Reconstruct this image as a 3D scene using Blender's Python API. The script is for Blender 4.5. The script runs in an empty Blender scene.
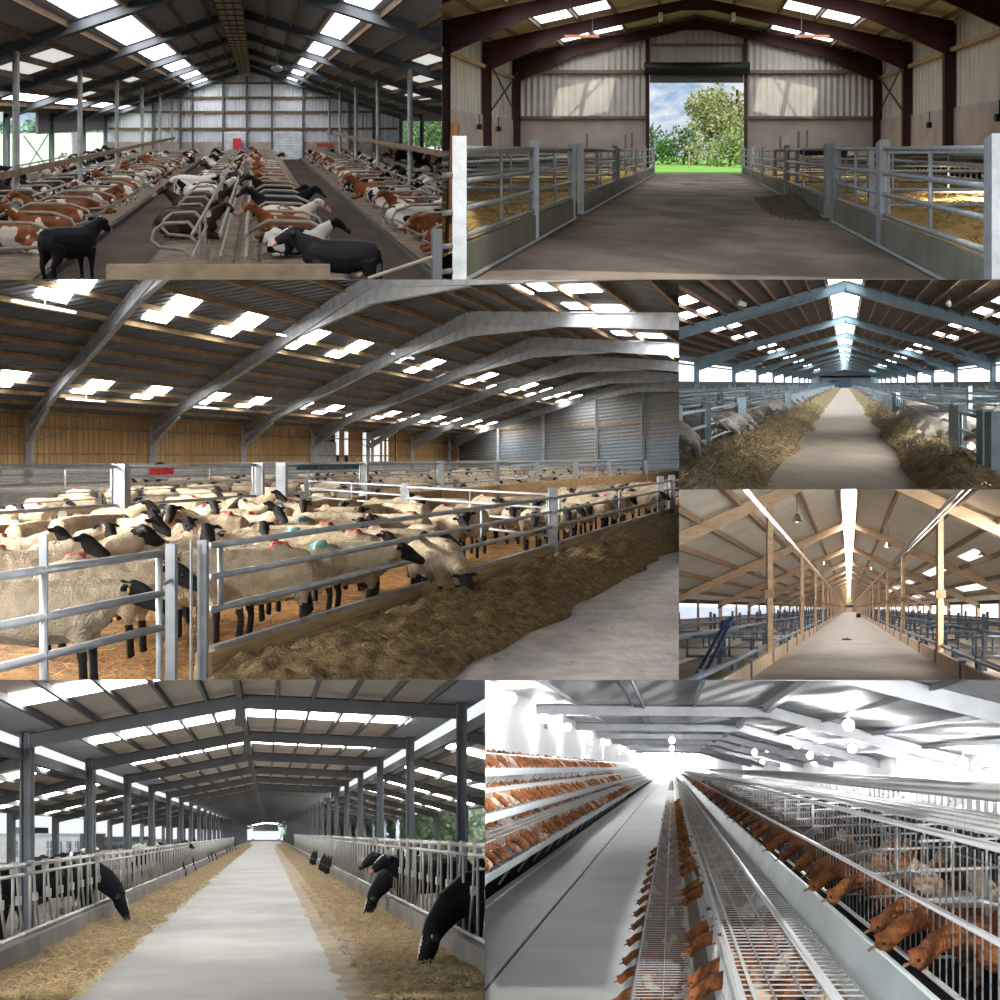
import bpy, bmesh, math, random
import numpy as np
from mathutils import Vector, Matrix, noise

# ------------------------------------------------------------------ camera, sky, sun, exposure
sc = bpy.context.scene
COL = sc.collection
camd = bpy.data.cameras.new('camera')
camd.sensor_width = 36.0
camd.lens = 36.0
camd.clip_start = 0.05
camd.clip_end = 4000
cam = bpy.data.objects.new('camera', camd)
cam.location = (0, 0, 0)
cam.rotation_euler = (math.pi / 2, 0, 0)
COL.objects.link(cam)
sc.camera = cam
sc.view_settings.view_transform = 'Standard'
sc.view_settings.look = 'None'
sc.view_settings.gamma = 1.0
sc.view_settings.exposure = 0.0
sc.view_settings.use_curve_mapping = False
sc.cycles.use_denoising = True
sc.cycles.max_bounces = 6
sc.cycles.diffuse_bounces = 4
sc.cycles.glossy_bounces = 2
sc.cycles.transparent_max_bounces = 8
sc.cycles.sample_clamp_indirect = 6.0

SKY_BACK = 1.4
def make_world():
    w = bpy.data.worlds.new('sky')
    sc.world = w
    w.use_nodes = True
    nt = w.node_tree
    N, L = nt.nodes, nt.links
    bg = N['Background']
    tc = N.new('ShaderNodeTexCoord')
    mp = N.new('ShaderNodeMapping')
    mp.inputs['Scale'].default_value = (22, 6, 60)
    L.new(tc.outputs['Generated'], mp.inputs['Vector'])
    n = N.new('ShaderNodeTexNoise')
    n.inputs['Scale'].default_value = 1.0
    n.inputs['Detail'].default_value = 6
    n.inputs['Roughness'].default_value = 0.6
    L.new(mp.outputs['Vector'], n.inputs['Vector'])
    r = N.new('ShaderNodeValToRGB')
    r.color_ramp.elements[0].position = 0.40
    r.color_ramp.elements[0].color = (0.34, 0.50, 0.72, 1)
    r.color_ramp.elements[1].position = 0.62
    r.color_ramp.elements[1].color = (0.92, 0.94, 0.97, 1)
    L.new(n.outputs['Fac'], r.inputs['Fac'])
    # cloud cover only well above the horizon, plain bright haze lower down
    sx = N.new('ShaderNodeSeparateXYZ')
    L.new(tc.outputs['Generated'], sx.inputs['Vector'])
    mr = N.new('ShaderNodeMapRange')
    mr.inputs['From Min'].default_value = 0.27
    mr.inputs['From Max'].default_value = 0.33
    L.new(sx.outputs['Z'], mr.inputs['Value'])
    mx = N.new('ShaderNodeMix')
    mx.data_type = 'RGBA'
    mx.inputs['A'].default_value = (0.95, 0.98, 1.0, 1)
    L.new(mr.outputs['Result'], mx.inputs['Factor'])
    L.new(r.outputs['Color'], mx.inputs['B'])
    L.new(mx.outputs['Result'], bg.inputs['Color'])
    # the sky behind the viewer, towards the sun, is brightened to fill the halls
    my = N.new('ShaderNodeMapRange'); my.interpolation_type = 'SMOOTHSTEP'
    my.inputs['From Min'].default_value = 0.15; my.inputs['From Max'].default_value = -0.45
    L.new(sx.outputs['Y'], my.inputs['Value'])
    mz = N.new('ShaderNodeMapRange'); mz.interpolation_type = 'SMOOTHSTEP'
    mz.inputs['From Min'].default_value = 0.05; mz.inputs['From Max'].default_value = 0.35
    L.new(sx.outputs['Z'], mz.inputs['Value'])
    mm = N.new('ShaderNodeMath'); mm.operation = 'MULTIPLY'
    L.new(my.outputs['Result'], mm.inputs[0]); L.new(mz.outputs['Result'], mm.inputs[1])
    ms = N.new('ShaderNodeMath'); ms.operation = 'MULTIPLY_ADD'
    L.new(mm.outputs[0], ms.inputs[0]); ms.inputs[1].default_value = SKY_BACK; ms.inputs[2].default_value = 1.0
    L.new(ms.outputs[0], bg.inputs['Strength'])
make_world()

sund = bpy.data.lights.new('sun', 'SUN')
sund.energy = 2.6
sund.angle = math.radians(0.8)
sund.color = (1.0, 0.95, 0.86)
sun = bpy.data.objects.new('sun', sund)
sun.rotation_euler = Vector((0.0, 1.0, -0.62)).to_track_quat('-Z', 'Y').to_euler()
COL.objects.link(sun)

def area(name, loc, target, sx_, sy_, watt, col=(1, 1, 1)):
    l = bpy.data.lights.new(name, 'AREA')
    l.shape = 'RECTANGLE'; l.size = sx_; l.size_y = sy_; l.energy = watt; l.color = col
    o = bpy.data.objects.new(name, l)
    o.location = loc
    o.rotation_euler = (Vector(target) - Vector(loc)).to_track_quat('-Z', 'Y').to_euler()
    COL.objects.link(o)
    return o
def hall_area(name, vx, vy, p, q, sx_, sy_, watt, col=(1, 1, 1)):
    W = lambda a: (a[0] + (vx - 500) / 1000 * a[1], a[1], a[2] + (500 - vy) / 1000 * a[1])
    return area(name, W(p), W(q), sx_, sy_, watt, col)
hall_area('fill_light_long_shed', 845, 383, (5.5, 24, 2.0), (0, 27, -1.9), 3, 8, 1500, (1, .97, .92))  # added fill out of view, stands in for daylight near the front
hall_area('fill_light_long_shed', 845, 383, (8.5, 42, 3.2), (-3, 48, -1.9), 3, 12, 2600, (1, .97, .92))  # second added fill, further down the same shed
hall_area('fill_light_empty_shed', 849, 608, (5.5, 28, 2.2), (0, 32, -1.7), 3, 8, 1800, (1, .94, .85))  # added fill beside the view, lifts the passage and roof
hall_area('fill_light_sheep_shed', 835, 458, (-19, 13, 1.6), (-2, 13, -2.1), 5, 1.0, 3400, (1, .96, .9))  # added fills off to the side; the shed has no such lamps
hall_area('fill_light_sheep_shed', 835, 458, (-24, 20, 2.6), (-3, 22, -2.1), 6, 1.2, 5500, (1, .96, .9))
hall_area('fill_light_sheep_shed', 835, 458, (-30, 33, 4.8), (-5, 36, -2.1), 8, 1.6, 5000, (1, .96, .9))
hall_area('fill_light_cow_shed', 267, 833, (-5.2, 10, 1.25), (0, 12.5, -1.8), 2, 2, 320, (1, .98, .95))  # added fill out of view for the dark front of the passage
hall_area('fill_light_sheep_shed', 835, 458, (-7, 5.5, .6), (-3.6, 9.5, -1.6), 1.2, .5, 170, (1, .96, .9))  # small added fill for the near sheep, out of view
hall_area('tree_fill_light', 267, 833, (9, 45, 2.9), (17, 85, 0), 4, 3, 5000)  # added light hidden behind the lean-to roof, brightens the trees
hall_area('yard_fill_light', 267, 833, (-26, 36, 3.8), (-14, 66, -.6), 8, 4, 5000)  # added light out of view, brightens the white building
hall_area('fill_light_hen_house', 672, 767, (4.2, 6.5, .35), (0, 8, -1.5), 3, .35, 1700)  # added fills out of view for the near walkway, no real lamps
hall_area('fill_light_hen_house', 672, 767, (6.2, 12, .75), (0, 15, -1.5), 5, .5, 3200)

# ------------------------------------------------------------------ words
ONES = 'zeroth first second third fourth fifth sixth seventh eighth ninth tenth eleventh twelfth thirteenth fourteenth fifteenth sixteenth seventeenth eighteenth nineteenth'.split()
TENS = {20: 'twent', 30: 'thirt', 40: 'fort', 50: 'fift', 60: 'sixt', 70: 'sevent', 80: 'eight', 90: 'ninet'}
def nth(i):
    if i < 20: return ONES[i]
    t, o = i // 10 * 10, i % 10
    return TENS[t] + 'ieth' if o == 0 else TENS[t] + 'y-' + ONES[o]

# ------------------------------------------------------------------ materials
def mat(name, col, rough=0.8, metal=0.0, var=0.15, vscale=2.0, stretch=(1, 1, 1), bump=0.0, bscale=25.0,
        wave=None, emit=0.0, col2=None, c2=(0.5, 0.62), c2scale=1.5, rnd=False, spec=0.3, alpha=None):
    m = bpy.data.materials.new(name)
    m.use_nodes = True
    nt = m.node_tree
    N, L = nt.nodes, nt.links
    b = N['Principled BSDF']
    b.inputs['Roughness'].default_value = rough
    b.inputs['Metallic'].default_value = metal
    b.inputs['Specular IOR Level'].default_value = spec
    tc = N.new('ShaderNodeTexCoord')
    vec = tc.outputs['Object']
    if rnd:
        oi = N.new('ShaderNodeObjectInfo')
        ml = N.new('ShaderNodeMath'); ml.operation = 'MULTIPLY'; ml.inputs[1].default_value = 57.0
        L.new(oi.outputs['Random'], ml.inputs[0])
        ad = N.new('ShaderNodeVectorMath'); ad.operation = 'ADD'
        L.new(vec, ad.inputs[0]); L.new(ml.outputs[0], ad.inputs[1])
        vec = ad.outputs[0]
    mp = N.new('ShaderNodeMapping')
    mp.inputs['Scale'].default_value = stretch
    L.new(vec, mp.inputs['Vector'])
    def nz(scale, detail=4, v=None):
        n = N.new('ShaderNodeTexNoise')
        n.inputs['Scale'].default_value = scale
        n.inputs['Detail'].default_value = detail
        L.new(v or mp.outputs['Vector'], n.inputs['Vector'])
        return n
    base = N.new('ShaderNodeMix'); base.data_type = 'RGBA'
    base.inputs['A'].default_value = tuple(max(0, c * (1 - var)) for c in col) + (1,)
    base.inputs['B'].default_value = tuple(min(1, c * (1 + var)) for c in col) + (1,)
    n0 = nz(vscale, 6)
    mr = N.new('ShaderNodeMapRange')
    mr.inputs['From Min'].default_value = 0.3; mr.inputs['From Max'].default_value = 0.7
    L.new(n0.outputs['Fac'], mr.inputs['Value'])
    L.new(mr.outputs['Result'], base.inputs['Factor'])
    out = base.outputs['Result']
    if col2 is not None:
        n2 = nz(c2scale, 2.5)
        r = N.new('ShaderNodeMapRange')
        r.inputs['From Min'].default_value = c2[0]; r.inputs['From Max'].default_value = c2[1]
        L.new(n2.outputs['Fac'], r.inputs['Value'])
        mx = N.new('ShaderNodeMix'); mx.data_type = 'RGBA'
        L.new(r.outputs['Result'], mx.inputs['Factor'])
        L.new(out, mx.inputs['A'])
        mx.inputs['B'].default_value = tuple(col2) + (1,)
        out = mx.outputs['Result']
    L.new(out, b.inputs['Base Color'])
    h = None
    if bump:
        n3 = nz(bscale, 5)
        bp = N.new('ShaderNodeBump'); bp.inputs['Strength'].default_value = bump; bp.inputs['Distance'].default_value = 0.05
        L.new(n3.outputs['Fac'], bp.inputs['Height'])
        h = bp
    if wave:
        axis, per, stren = wave
        w = N.new('ShaderNodeTexWave'); w.bands_direction = axis
        w.inputs['Scale'].default_value = 0.314 / per      # one band per `per` metres
        w.inputs['Distortion'].default_value = 0.0
        L.new(tc.outputs['Object'], w.inputs['Vector'])
        bp = N.new('ShaderNodeBump'); bp.inputs['Strength'].default_value = stren; bp.inputs['Distance'].default_value = per * 0.3
        L.new(w.outputs['Fac'], bp.inputs['Height'])
        if h: L.new(h.outputs['Normal'], bp.inputs['Normal'])
        h = bp
    if h: L.new(h.outputs['Normal'], b.inputs['Normal'])
    if emit:
        b.inputs['Emission Color'].default_value = tuple(col) + (1,)
        b.inputs['Emission Strength'].default_value = emit
    if alpha is not None:
        b.inputs['Alpha'].default_value = alpha
    return m

# ------------------------------------------------------------------ halls: every shed stands on its own ramp, its length running away from the viewer
class Hall:
    """local (x across, d along the length, z up), level frames, floor rising or falling along the length"""
    def __init__(s, vx, vy, h, clips, k=1.0):
        s.vx, s.vy, s.h, s.k = vx, vy, h, k
        s.ax, s.az = (vx - 500) / 1000.0, (500 - vy) / 1000.0
        s.planes = []
        for side, val in clips.items():
            t = (val - 500) / 1000.0
            if side == 'r': s.planes.append(Vector((1, -t, 0)))
            if side == 'l': s.planes.append(Vector((-1, t, 0)))
            if side == 'b': s.planes.append(Vector((0, -t, -1)))
            if side == 't': s.planes.append(Vector((0, t, 1)))
        for p in s.planes: p.normalize()
        # animals stand square to the ramp
        yy = Vector((s.ax, 1, s.az)).normalized()
        xx = yy.cross(Vector((0, 0, 1))).normalized()
        zz = xx.cross(yy)
        s.rot = Matrix((xx, yy, zz)).transposed()
    def W(s, p):
        x, d, z = p[0] * s.k, p[1] * s.k, p[2] * s.k
        return Vector((x + s.ax * d, d, z + s.az * d))
    def fl(s, u, v, z=None):
        """point of the floor (or of height z) seen along a sight line"""
        z = -s.h if z is None else z
        d = 1000.0 * z / (s.vy - v)
        return ((u - s.vx) * d / 1000.0, d, z)

LOC = {}      # world position of each root
HALL = {}

def reg(o, H):
    HALL[o.name] = H

def props(o, label=None, cat=None, group=None, kind=None):
    if label: o['label'] = label
    if cat: o['category'] = cat
    if group: o['group'] = group
    if kind: o['kind'] = kind
    return o

class MB:
    def __init__(s, H):
        s.H, s.v, s.f = H, [], []
    def raw(s, vs, fs):
        n = len(s.v)
        s.v += [Vector(v) for v in vs]
        s.f += [tuple(i + n for i in f) for f in fs]
        return s
    def hexa(s, P):
        return s.raw([s.H.W(p) for p in P], [(0, 3, 2, 1), (4, 5, 6, 7), (0, 1, 5, 4), (1, 2, 6, 5), (2, 3, 7, 6), (3, 0, 4, 7)])
    def box(s, x0, x1, d0, d1, z0, z1):
        return s.hexa([(x0, d0, z0), (x1, d0, z0), (x1, d1, z0), (x0, d1, z0), (x0, d0, z1), (x1, d0, z1), (x1, d1, z1), (x0, d1, z1)])
    def slab(s, a, b, c, d, t, ax=2):
        o = [0, 0, 0]; o[ax] = t
        up = [tuple(p[i] + o[i] for i in range(3)) for p in (a, b, c, d)]
        return s.hexa([a, b, c, d] + up)
    def quad(s, *P):
        return s.raw([s.H.W(p) for p in P], [tuple(range(len(P)))])
    def bar(s, p, q, w, t, up=(0, 0, 1)):
        p, q = s.H.W(p), s.H.W(q)
        return s.wbar(p, q, w, t, up)
    def wbar(s, p, q, w, t, up=(0, 0, 1)):
        up = Vector(up)
        tg = (q - p).normalized()
        sd = tg.cross(up)
        if sd.length < 1e-4: sd = tg.cross(Vector((0, 1, 0)))
        sd.normalize()
        u2 = sd.cross(tg).normalized()
        vs = []
        for c in (p, q):
            for a, b in ((-1, -1), (1, -1), (1, 1), (-1, 1)):
                vs.append(c + sd * (a * w / 2) + u2 * (b * t / 2))
        return s.raw(vs, [(0, 1, 2, 3), (7, 6, 5, 4), (0, 4, 5, 1), (1, 5, 6, 2), (2, 6, 7, 3), (3, 7, 4, 0)])
    def ibeam(s, p, q, depth, width, up=(0, 0, 1), t=0.03):
        p, q = s.H.W(p), s.H.W(q)
        up = Vector(up)
        tg = (q - p).normalized()
        sd = tg.cross(up)
        if sd.length < 1e-4: sd = tg.cross(Vector((0, 1, 0)))
        sd.normalize()
        u2 = sd.cross(tg).normalized()
        s.wbar(p, q, t, depth, u2)
        for e in (-1, 1):
            s.wbar(p + u2 * (e * (depth - t) / 2), q + u2 * (e * (depth - t) / 2), width, t, u2)
        return s
    def tube(s, pts, r, n=6, world=False):
        P = [Vector(p) if world else s.H.W(p) for p in pts]
        base = len(s.v)
        prev = None
        vs = []
        for i, p in enumerate(P):
            a = P[max(0, i - 1)]; b = P[min(len(P) - 1, i + 1)]
            tg = (b - a).normalized()
            if prev is None:
                ref = Vector((0, 0, 1)) if abs(tg.z) < 0.9 else Vector((1, 0, 0))
                prev = tg.cross(ref).normalized()
            nrm = (prev - tg * prev.dot(tg)).normalized()
            prev = nrm
            bn = tg.cross(nrm)
            for k in range(n):
                an = 2 * math.pi * k / n
                vs.append(p + nrm * (math.cos(an) * r) + bn * (math.sin(an) * r))
        fs = []
        for i in range(len(P) - 1):
            for k in range(n):
                k2 = (k + 1) % n
                fs.append((i * n + k, i * n + k2, (i + 1) * n + k2, (i + 1) * n + k))
        fs.append(tuple(range(n))[::-1]); fs.append(tuple(range((len(P) - 1) * n, len(P) * n)))
        return s.raw(vs, fs)
    def ball(s, p, r, n=8, squash=1.0):
        c = s.H.W(p)
        vs, fs = [c + Vector((0, 0, r * squash))], []
        for i in range(1, n // 2):
            th = math.pi * i / (n // 2)
            for k in range(n):
                ph = 2 * math.pi * k / n
                vs.append(c + Vector((r * math.sin(th) * math.cos(ph), r * math.sin(th) * math.sin(ph), r * squash * math.cos(th))))
        vs.append(c - Vector((0, 0, r * squash)))
        m = n // 2 - 1
        for k in range(n):
            fs.append((0, 1 + k, 1 + (k + 1) % n))
            for i in range(m - 1):
                a = 1 + i * n + k; b = 1 + i * n + (k + 1) % n
                fs.append((a, a + n, b + n, b))
            fs.append((len(vs) - 1, 1 + (m - 1) * n + (k + 1) % n, 1 + (m - 1) * n + k))
        return s.raw(vs, fs)
    def grid(s, nx, ny, fn):
        """heightfield: fn(i/nx, j/ny) -> local point"""
        vs = [s.H.W(fn(i / nx, j / ny)) for j in range(ny + 1) for i in range(nx + 1)]
        fs = [(j * (nx + 1) + i, j * (nx + 1) + i + 1, (j + 1) * (nx + 1) + i + 1, (j + 1) * (nx + 1) + i) for j in range(ny) for i in range(nx)]
        return s.raw(vs, fs)
    def build(s, name, m, parent=None, smooth=False, fix=True):
        """link as one mesh object; what lies past the hall's partitions is cut off"""
        if not s.v: return None
        A = np.array([tuple(v) for v in s.v])
        H = s.H
        cut = []
        for n in (H.planes if H else []):
            dd = A @ np.array(n)
            if dd.min() > -1e-6: return None
            if dd.max() > 1e-6: cut.append(n)
        org = LOC[parent.name] if parent else None
        if org is None:
            lo, hi = A.min(0), A.max(0)
            org = Vector(((lo[0] + hi[0]) / 2, (lo[1] + hi[1]) / 2, lo[2]))
        me = bpy.data.meshes.new(name)
        me.from_pydata([tuple(v) for v in s.v], [], s.f)
        if True:
            bm = bmesh.new(); bm.from_mesh(me)
            for n in cut:
                bmesh.ops.bisect_plane(bm, geom=bm.verts[:] + bm.edges[:] + bm.faces[:], dist=1e-6, plane_co=(0, 0, 0), plane_no=n, clear_outer=True)
            if not bm.faces:
                bm.free(); bpy.data.meshes.remove(me); return None
            if fix: bmesh.ops.recalc_face_normals(bm, faces=bm.faces[:])
            bmesh.ops.translate(bm, vec=-org, verts=bm.verts[:])
            bm.to_mesh(me); bm.free()
        if smooth:
            for p in me.polygons: p.use_smooth = True
        me.materials.append(m)
        o = bpy.data.objects.new(name, me)
        COL.objects.link(o)
        LOC[o.name] = Vector(org)
        if parent: o.parent = parent
        else: o.location = org
        return o

def thing(name, label, cat, H, p, group=None, kind=None):
    o = bpy.data.objects.new(name, None)
    o.empty_display_size = 0.1
    COL.objects.link(o)
    o.location = H.W(p)
    LOC[o.name] = Vector(o.location)
    return props(o, label, cat, group, kind)

def single(name, mb, m, label, cat, group=None, kind=None, smooth=False):
    o = mb.build(name, m, None, smooth)
    if o: props(o, label, cat, group, kind)
    return o

def struct(name, mb, m, label=None, cat=None, parent=None, smooth=False):
    o = mb.build(name, m, parent, smooth)
    if o and not parent: props(o, label, cat, None, 'structure')
    return o

def prune(o):
    """drop a thing whose every part fell behind a partition"""
    if o and not any(c.parent == o for c in COL.objects): bpy.data.objects.remove(o)
# ------------------------------------------------------------------ animals
def loft_mesh(lofts):
    vs, fs, tags = [], [], []
    NR = 10
    for tag, ring in lofts:
        P = [Vector(r[:3]) for r in ring]
        base = len(vs)
        for i, r in enumerate(ring):
            a, b = P[max(0, i - 1)], P[min(len(P) - 1, i + 1)]
            tg = (b - a).normalized()
            side = Vector((0, 1, 0)) - tg * tg.y
            if side.length < 0.25: side = Vector((1, 0, 0)) - tg * tg.x
            side.normalize()
            up = tg.cross(side)
            for k in range(NR):
                an = 2 * math.pi * k / NR
                vs.append(P[i] + side * (math.cos(an) * r[3]) + up * (math.sin(an) * r[4]))
        for i in range(len(P) - 1):
            for k in range(NR):
                k2 = (k + 1) % NR
                fs.append((base + i * NR + k, base + i * NR + k2, base + (i + 1) * NR + k2, base + (i + 1) * NR + k))
        fs.append(tuple(base + k for k in range(NR))[::-1])
        fs.append(tuple(base + (len(P) - 1) * NR + k for k in range(NR)))
        # tag samples along the loft
        for i in range(len(P) - 1):
            for t in (0.0, 0.5, 1.0):
                c = P[i].lerp(P[i + 1], t)
                rr = (ring[i][3] + ring[i][4]) / 2 * (1 - t) + (ring[i + 1][3] + ring[i + 1][4]) / 2 * t
                tags.append((tuple(c), max(rr, 0.01), tag))
    return vs, fs, tags

def body_mesh(name, lofts, voxel, fleece=0.0, smooth_it=2):
    vs, fs, tags = loft_mesh(lofts)
    me = bpy.data.meshes.new('raw')
    me.from_pydata([tuple(v) for v in vs], [], fs)
    bm = bmesh.new(); bm.from_mesh(me); bmesh.ops.recalc_face_normals(bm, faces=bm.faces[:]); bm.to_mesh(me); bm.free()
    o = bpy.data.objects.new('raw', me); COL.objects.link(o)
    r = o.modifiers.new('r', 'REMESH'); r.mode = 'VOXEL'; r.voxel_size = voxel
    s = o.modifiers.new('s', 'SMOOTH'); s.factor = 0.5; s.iterations = smooth_it
    dg = bpy.context.evaluated_depsgraph_get()
    out = bpy.data.meshes.new_from_object(o.evaluated_get(dg))
    out.name = name
    bpy.data.objects.remove(o); bpy.data.meshes.remove(me)
    C = np.array([t[0] for t in tags]); RR = np.array([t[1] for t in tags]); T = np.array([t[2] for t in tags])
    def tag_of(p):
        return int(T[np.argmin(np.linalg.norm(C - np.array(p), axis=1) / RR)])
    if fleece:
        out.update()
        for v in out.vertices:
            if tag_of(v.co) == 0:
                n = noise.noise(v.co * 16) * 0.6 + noise.noise(v.co * 40) * 0.4 + noise.noise(v.co * 6) * 0.5
                v.co = v.co + v.normal * (n * fleece)
    for p in out.polygons:
        p.use_smooth = True
        p.material_index = tag_of(p.center)
    return out

def both(tag, ring):
    return [(tag, ring), (tag, [(r[0], -r[1], r[2], r[3], r[4]) for r in ring])]

# tags cow: 0 coat, 1 muzzle, 2 hoof, 3 white blaze / socks
def cow_lofts(pose):
    L = []
    if pose == 'lying':
        L.append((0, [(-.92, 0, .5, .08, .08), (-.85, 0, .46, .26, .24), (-.55, 0, .44, .36, .36), (-.1, 0, .42, .42, .40), (.35, 0, .43, .36, .38), (.65, 0, .48, .26, .32), (.82, 0, .55, .16, .22)]))
        L.append((0, [(.62, 0, .62, .16, .24), (.9, .02, .84, .11, .17), (1.08, .04, .98, .09, .12)]))
        hx, hy, hz = 1.05, .04, 1.04
        L.append((0, [(hx - .02, hy, hz, .10, .11), (hx + .12, hy, hz - .06, .11, .13), (hx + .27, hy, hz - .16, .085, .10)]))
        L.append((3, [(hx + .20, hy, hz - .03, .035, .03), (hx + .33, hy, hz - .12, .03, .03)]))
        L.append((1, [(hx + .3, hy, hz - .2, .075, .085), (hx + .45, hy, hz - .3, .07, .07), (hx + .49, hy, hz - .33, .05, .05)]))
        for sy in (1, -1):
            L.append((0, [(hx, hy + sy * .09, hz + .02, .035, .05), (hx - .03, hy + sy * .2, hz + .01, .04, .075), (hx - .05, hy + sy * .31, hz - .02, .025, .045)]))
        L += both(0, [(.5, .28, .25, .12, .12), (.78, .34, .12, .07, .08), (.95, .3, .08, .06, .07)])
        L += both(4, [(.95, .3, .08, .05, .06), (.72, .26, .06, .05, .05)])
        L += both(0, [(-.72, .26, .3, .16, .22), (-.4, .42, .24, .14, .17), (-.22, .46, .12, .09, .1)])
        L += both(4, [(-.22, .46, .12, .06, .07), (-.5, .52, .07, .05, .05), (-.66, .5, .05, .05, .05)])
        L.append((0, [(-.9, 0, .5, .03, .03), (-1.0, .1, .25, .025, .025), (-.95, .25, .08, .04, .04)]))
        return L
    L.append((0, [(-.88, 0, 1.16, .08, .08), (-.82, 0, 1.12, .23, .25), (-.55, 0, 1.07, .29, .34), (-.1, 0, 1.0, .34, .40), (.35, 0, 1.0, .30, .38), (.65, 0, 1.05, .23, .33), (.82, 0, 1.1, .15, .24)]))
    if pose == 'standing':
        L.append((0, [(.6, 0, 1.13, .18, .30), (.92, 0, 1.28, .13, .22), (1.12, 0, 1.41, .105, .15)]))
        hx, hz, tx, tz = 1.10, 1.46, .86, -.52
    else:
        L.append((0, [(.62, 0, 1.06, .20, .31), (.95, 0, .90, .16, .25), (1.18, 0, .66, .125, .19), (1.27, 0, .52, .115, .15)]))
        hx, hz, tx, tz = 1.24, .52, .42, -.9
    def hp(a, off=0.0):
        return (hx + tx * a + off * -tz, 0, hz + tz * a + off * tx)
    def rr(a, ry, rz, off=0.0):
        p = hp(a, off); return (p[0], p[1], p[2], ry, rz)
    L.append((0, [rr(-.02, .115, .13), rr(.12, .13, .15), rr(.3, .095, .115), rr(.38, .085, .1)]))
    L.append((3, [rr(.0, .03, .03, .12), rr(.1, .045, .035, .128), rr(.2, .04, .03, .115), rr(.3, .035, .025, .095)]))
    L.append((1, [rr(.38, .08, .09), rr(.49, .075, .08), rr(.55, .05, .055)]))
    for sy in (1, -1):
        p = hp(0, .05)
        L.append((0, [(p[0], sy * .09, p[2], .035, .05), (p[0] - .03, sy * .2, p[2] - .01, .04, .075), (p[0] - .05, sy * .31, p[2] - .04, .025, .045)]))
    L += both(0, [(.55, .17, .88, .13, .14), (.56, .16, .5, .065, .08), (.56, .15, .36, .05, .055)])
    L += both(4, [(.56, .15, .36, .048, .052), (.56, .15, .1, .05, .055)])
    L += both(2, [(.57, .15, .09, .06, .065), (.59, .15, 0, .065, .075)])
    L += both(0, [(-.6, .18, .98, .14, .24), (-.66, .18, .66, .09, .14), (-.80, .16, .5, .052, .08)])
    L += both(4, [(-.80, .16, .5, .05, .07), (-.75, .15, .28, .046, .05), (-.74, .15, .1, .05, .055)])
    L += both(2, [(-.73, .15, .09, .06, .065), (-.71, .15, 0, .065, .075)])
    L.append((1, [(-.5, 0, .72, .10, .1), (-.42, 0, .62, .15, .13), (-.25, 0, .66, .1, .1)]))
    L.append((0, [(-.87, 0, 1.2, .03, .03), (-.95, 0, .9, .025, .025), (-.93, 0, .5, .045, .045), (-.92, 0, .4, .03, .03)]))
    return L

# tags sheep: 0 fleece, 1 face and legs, 2 raddle mark red, 3 raddle mark blue
def sheep_lofts(pose, turn=0.0, fat=1.0, mark=0):
    L = []
    f = fat
    L.append((0, [(-.58, 0, .66, .07, .07), (-.52, 0, .64, .2 * f, .2), (-.3, 0, .62, .25 * f, .26), (0, 0, .6, .27 * f, .28), (.28, 0, .62, .24 * f, .26), (.45, 0, .66, .17, .2), (.52, 0, .7, .1, .12)]))
    ca, sa = math.cos(turn), math.sin(turn)
    if pose == 'up':
        bx, bz, tx, tz = .66, .95, .86, -.5
        L.append((0, [(.36, 0, .74, .17, .18), (.52, .02 * sa, .83, .13, .14), (.63, .05 * sa, .91, .1, .11)]))
    elif pose == 'level':
        bx, bz, tx, tz = .70, .76, .88, -.47
        L.append((0, [(.36, 0, .7, .17, .18), (.56, .02 * sa, .74, .13, .13), (.67, .04 * sa, .76, .1, .1)]))
    else:
        bx, bz, tx, tz = .78, .42, .55, -.83
        L.append((0, [(.38, 0, .66, .17, .19), (.58, 0, .58, .13, .14), (.72, 0, .48, .1, .1)]))
    def q(a, lat, dz, ry, rz):
        x, y = a * tx, lat
        return (bx + x * ca - y * sa, x * sa + y * ca, bz + a * tz + dz, ry, rz)
    L.append((1, [q(-.03, 0, .02, .075, .085), q(.08, 0, .01, .085, .1), q(.2, 0, 0, .065, .075), q(.3, 0, 0, .05, .055), q(.34, 0, 0, .035, .035)]))
    for sy in (1, -1):
        L.append((1, [q(.0, sy * .06, .03, .025, .03), q(-.02, sy * .14, .03, .03, .03), q(-.02, sy * .2, .0, .015, .018)]))
    L += both(0, [(.34, .12, .55, .1, .1), (.34, .12, .36, .06, .07)])
    L += both(1, [(.34, .12, .36, .04, .045), (.35, .12, .2, .035, .038), (.35, .12, .05, .035, .04), (.36, .12, 0, .035, .045)])
    L += both(0, [(-.38, .13, .56, .11, .13), (-.40, .13, .4, .07, .09)])
    L += both(1, [(-.42, .13, .4, .045, .06), (-.46, .12, .26, .035, .04), (-.43, .12, .05, .035, .04), (-.42, .12, 0, .035, .045)])
    L.append((0, [(-.56, 0, .66, .04, .04), (-.62, 0, .5, .035, .035), (-.61, 0, .4, .03, .03)]))
    if mark == 2: L.append((2, [(-.32, .05, .885, .07, .035), (-.16, .06, .90, .07, .035)]))
    if mark == 3: L.append((3, [(-.40, .08, .85, .10, .06), (-.28, .12, .85, .10, .06)]))
    return L

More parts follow.
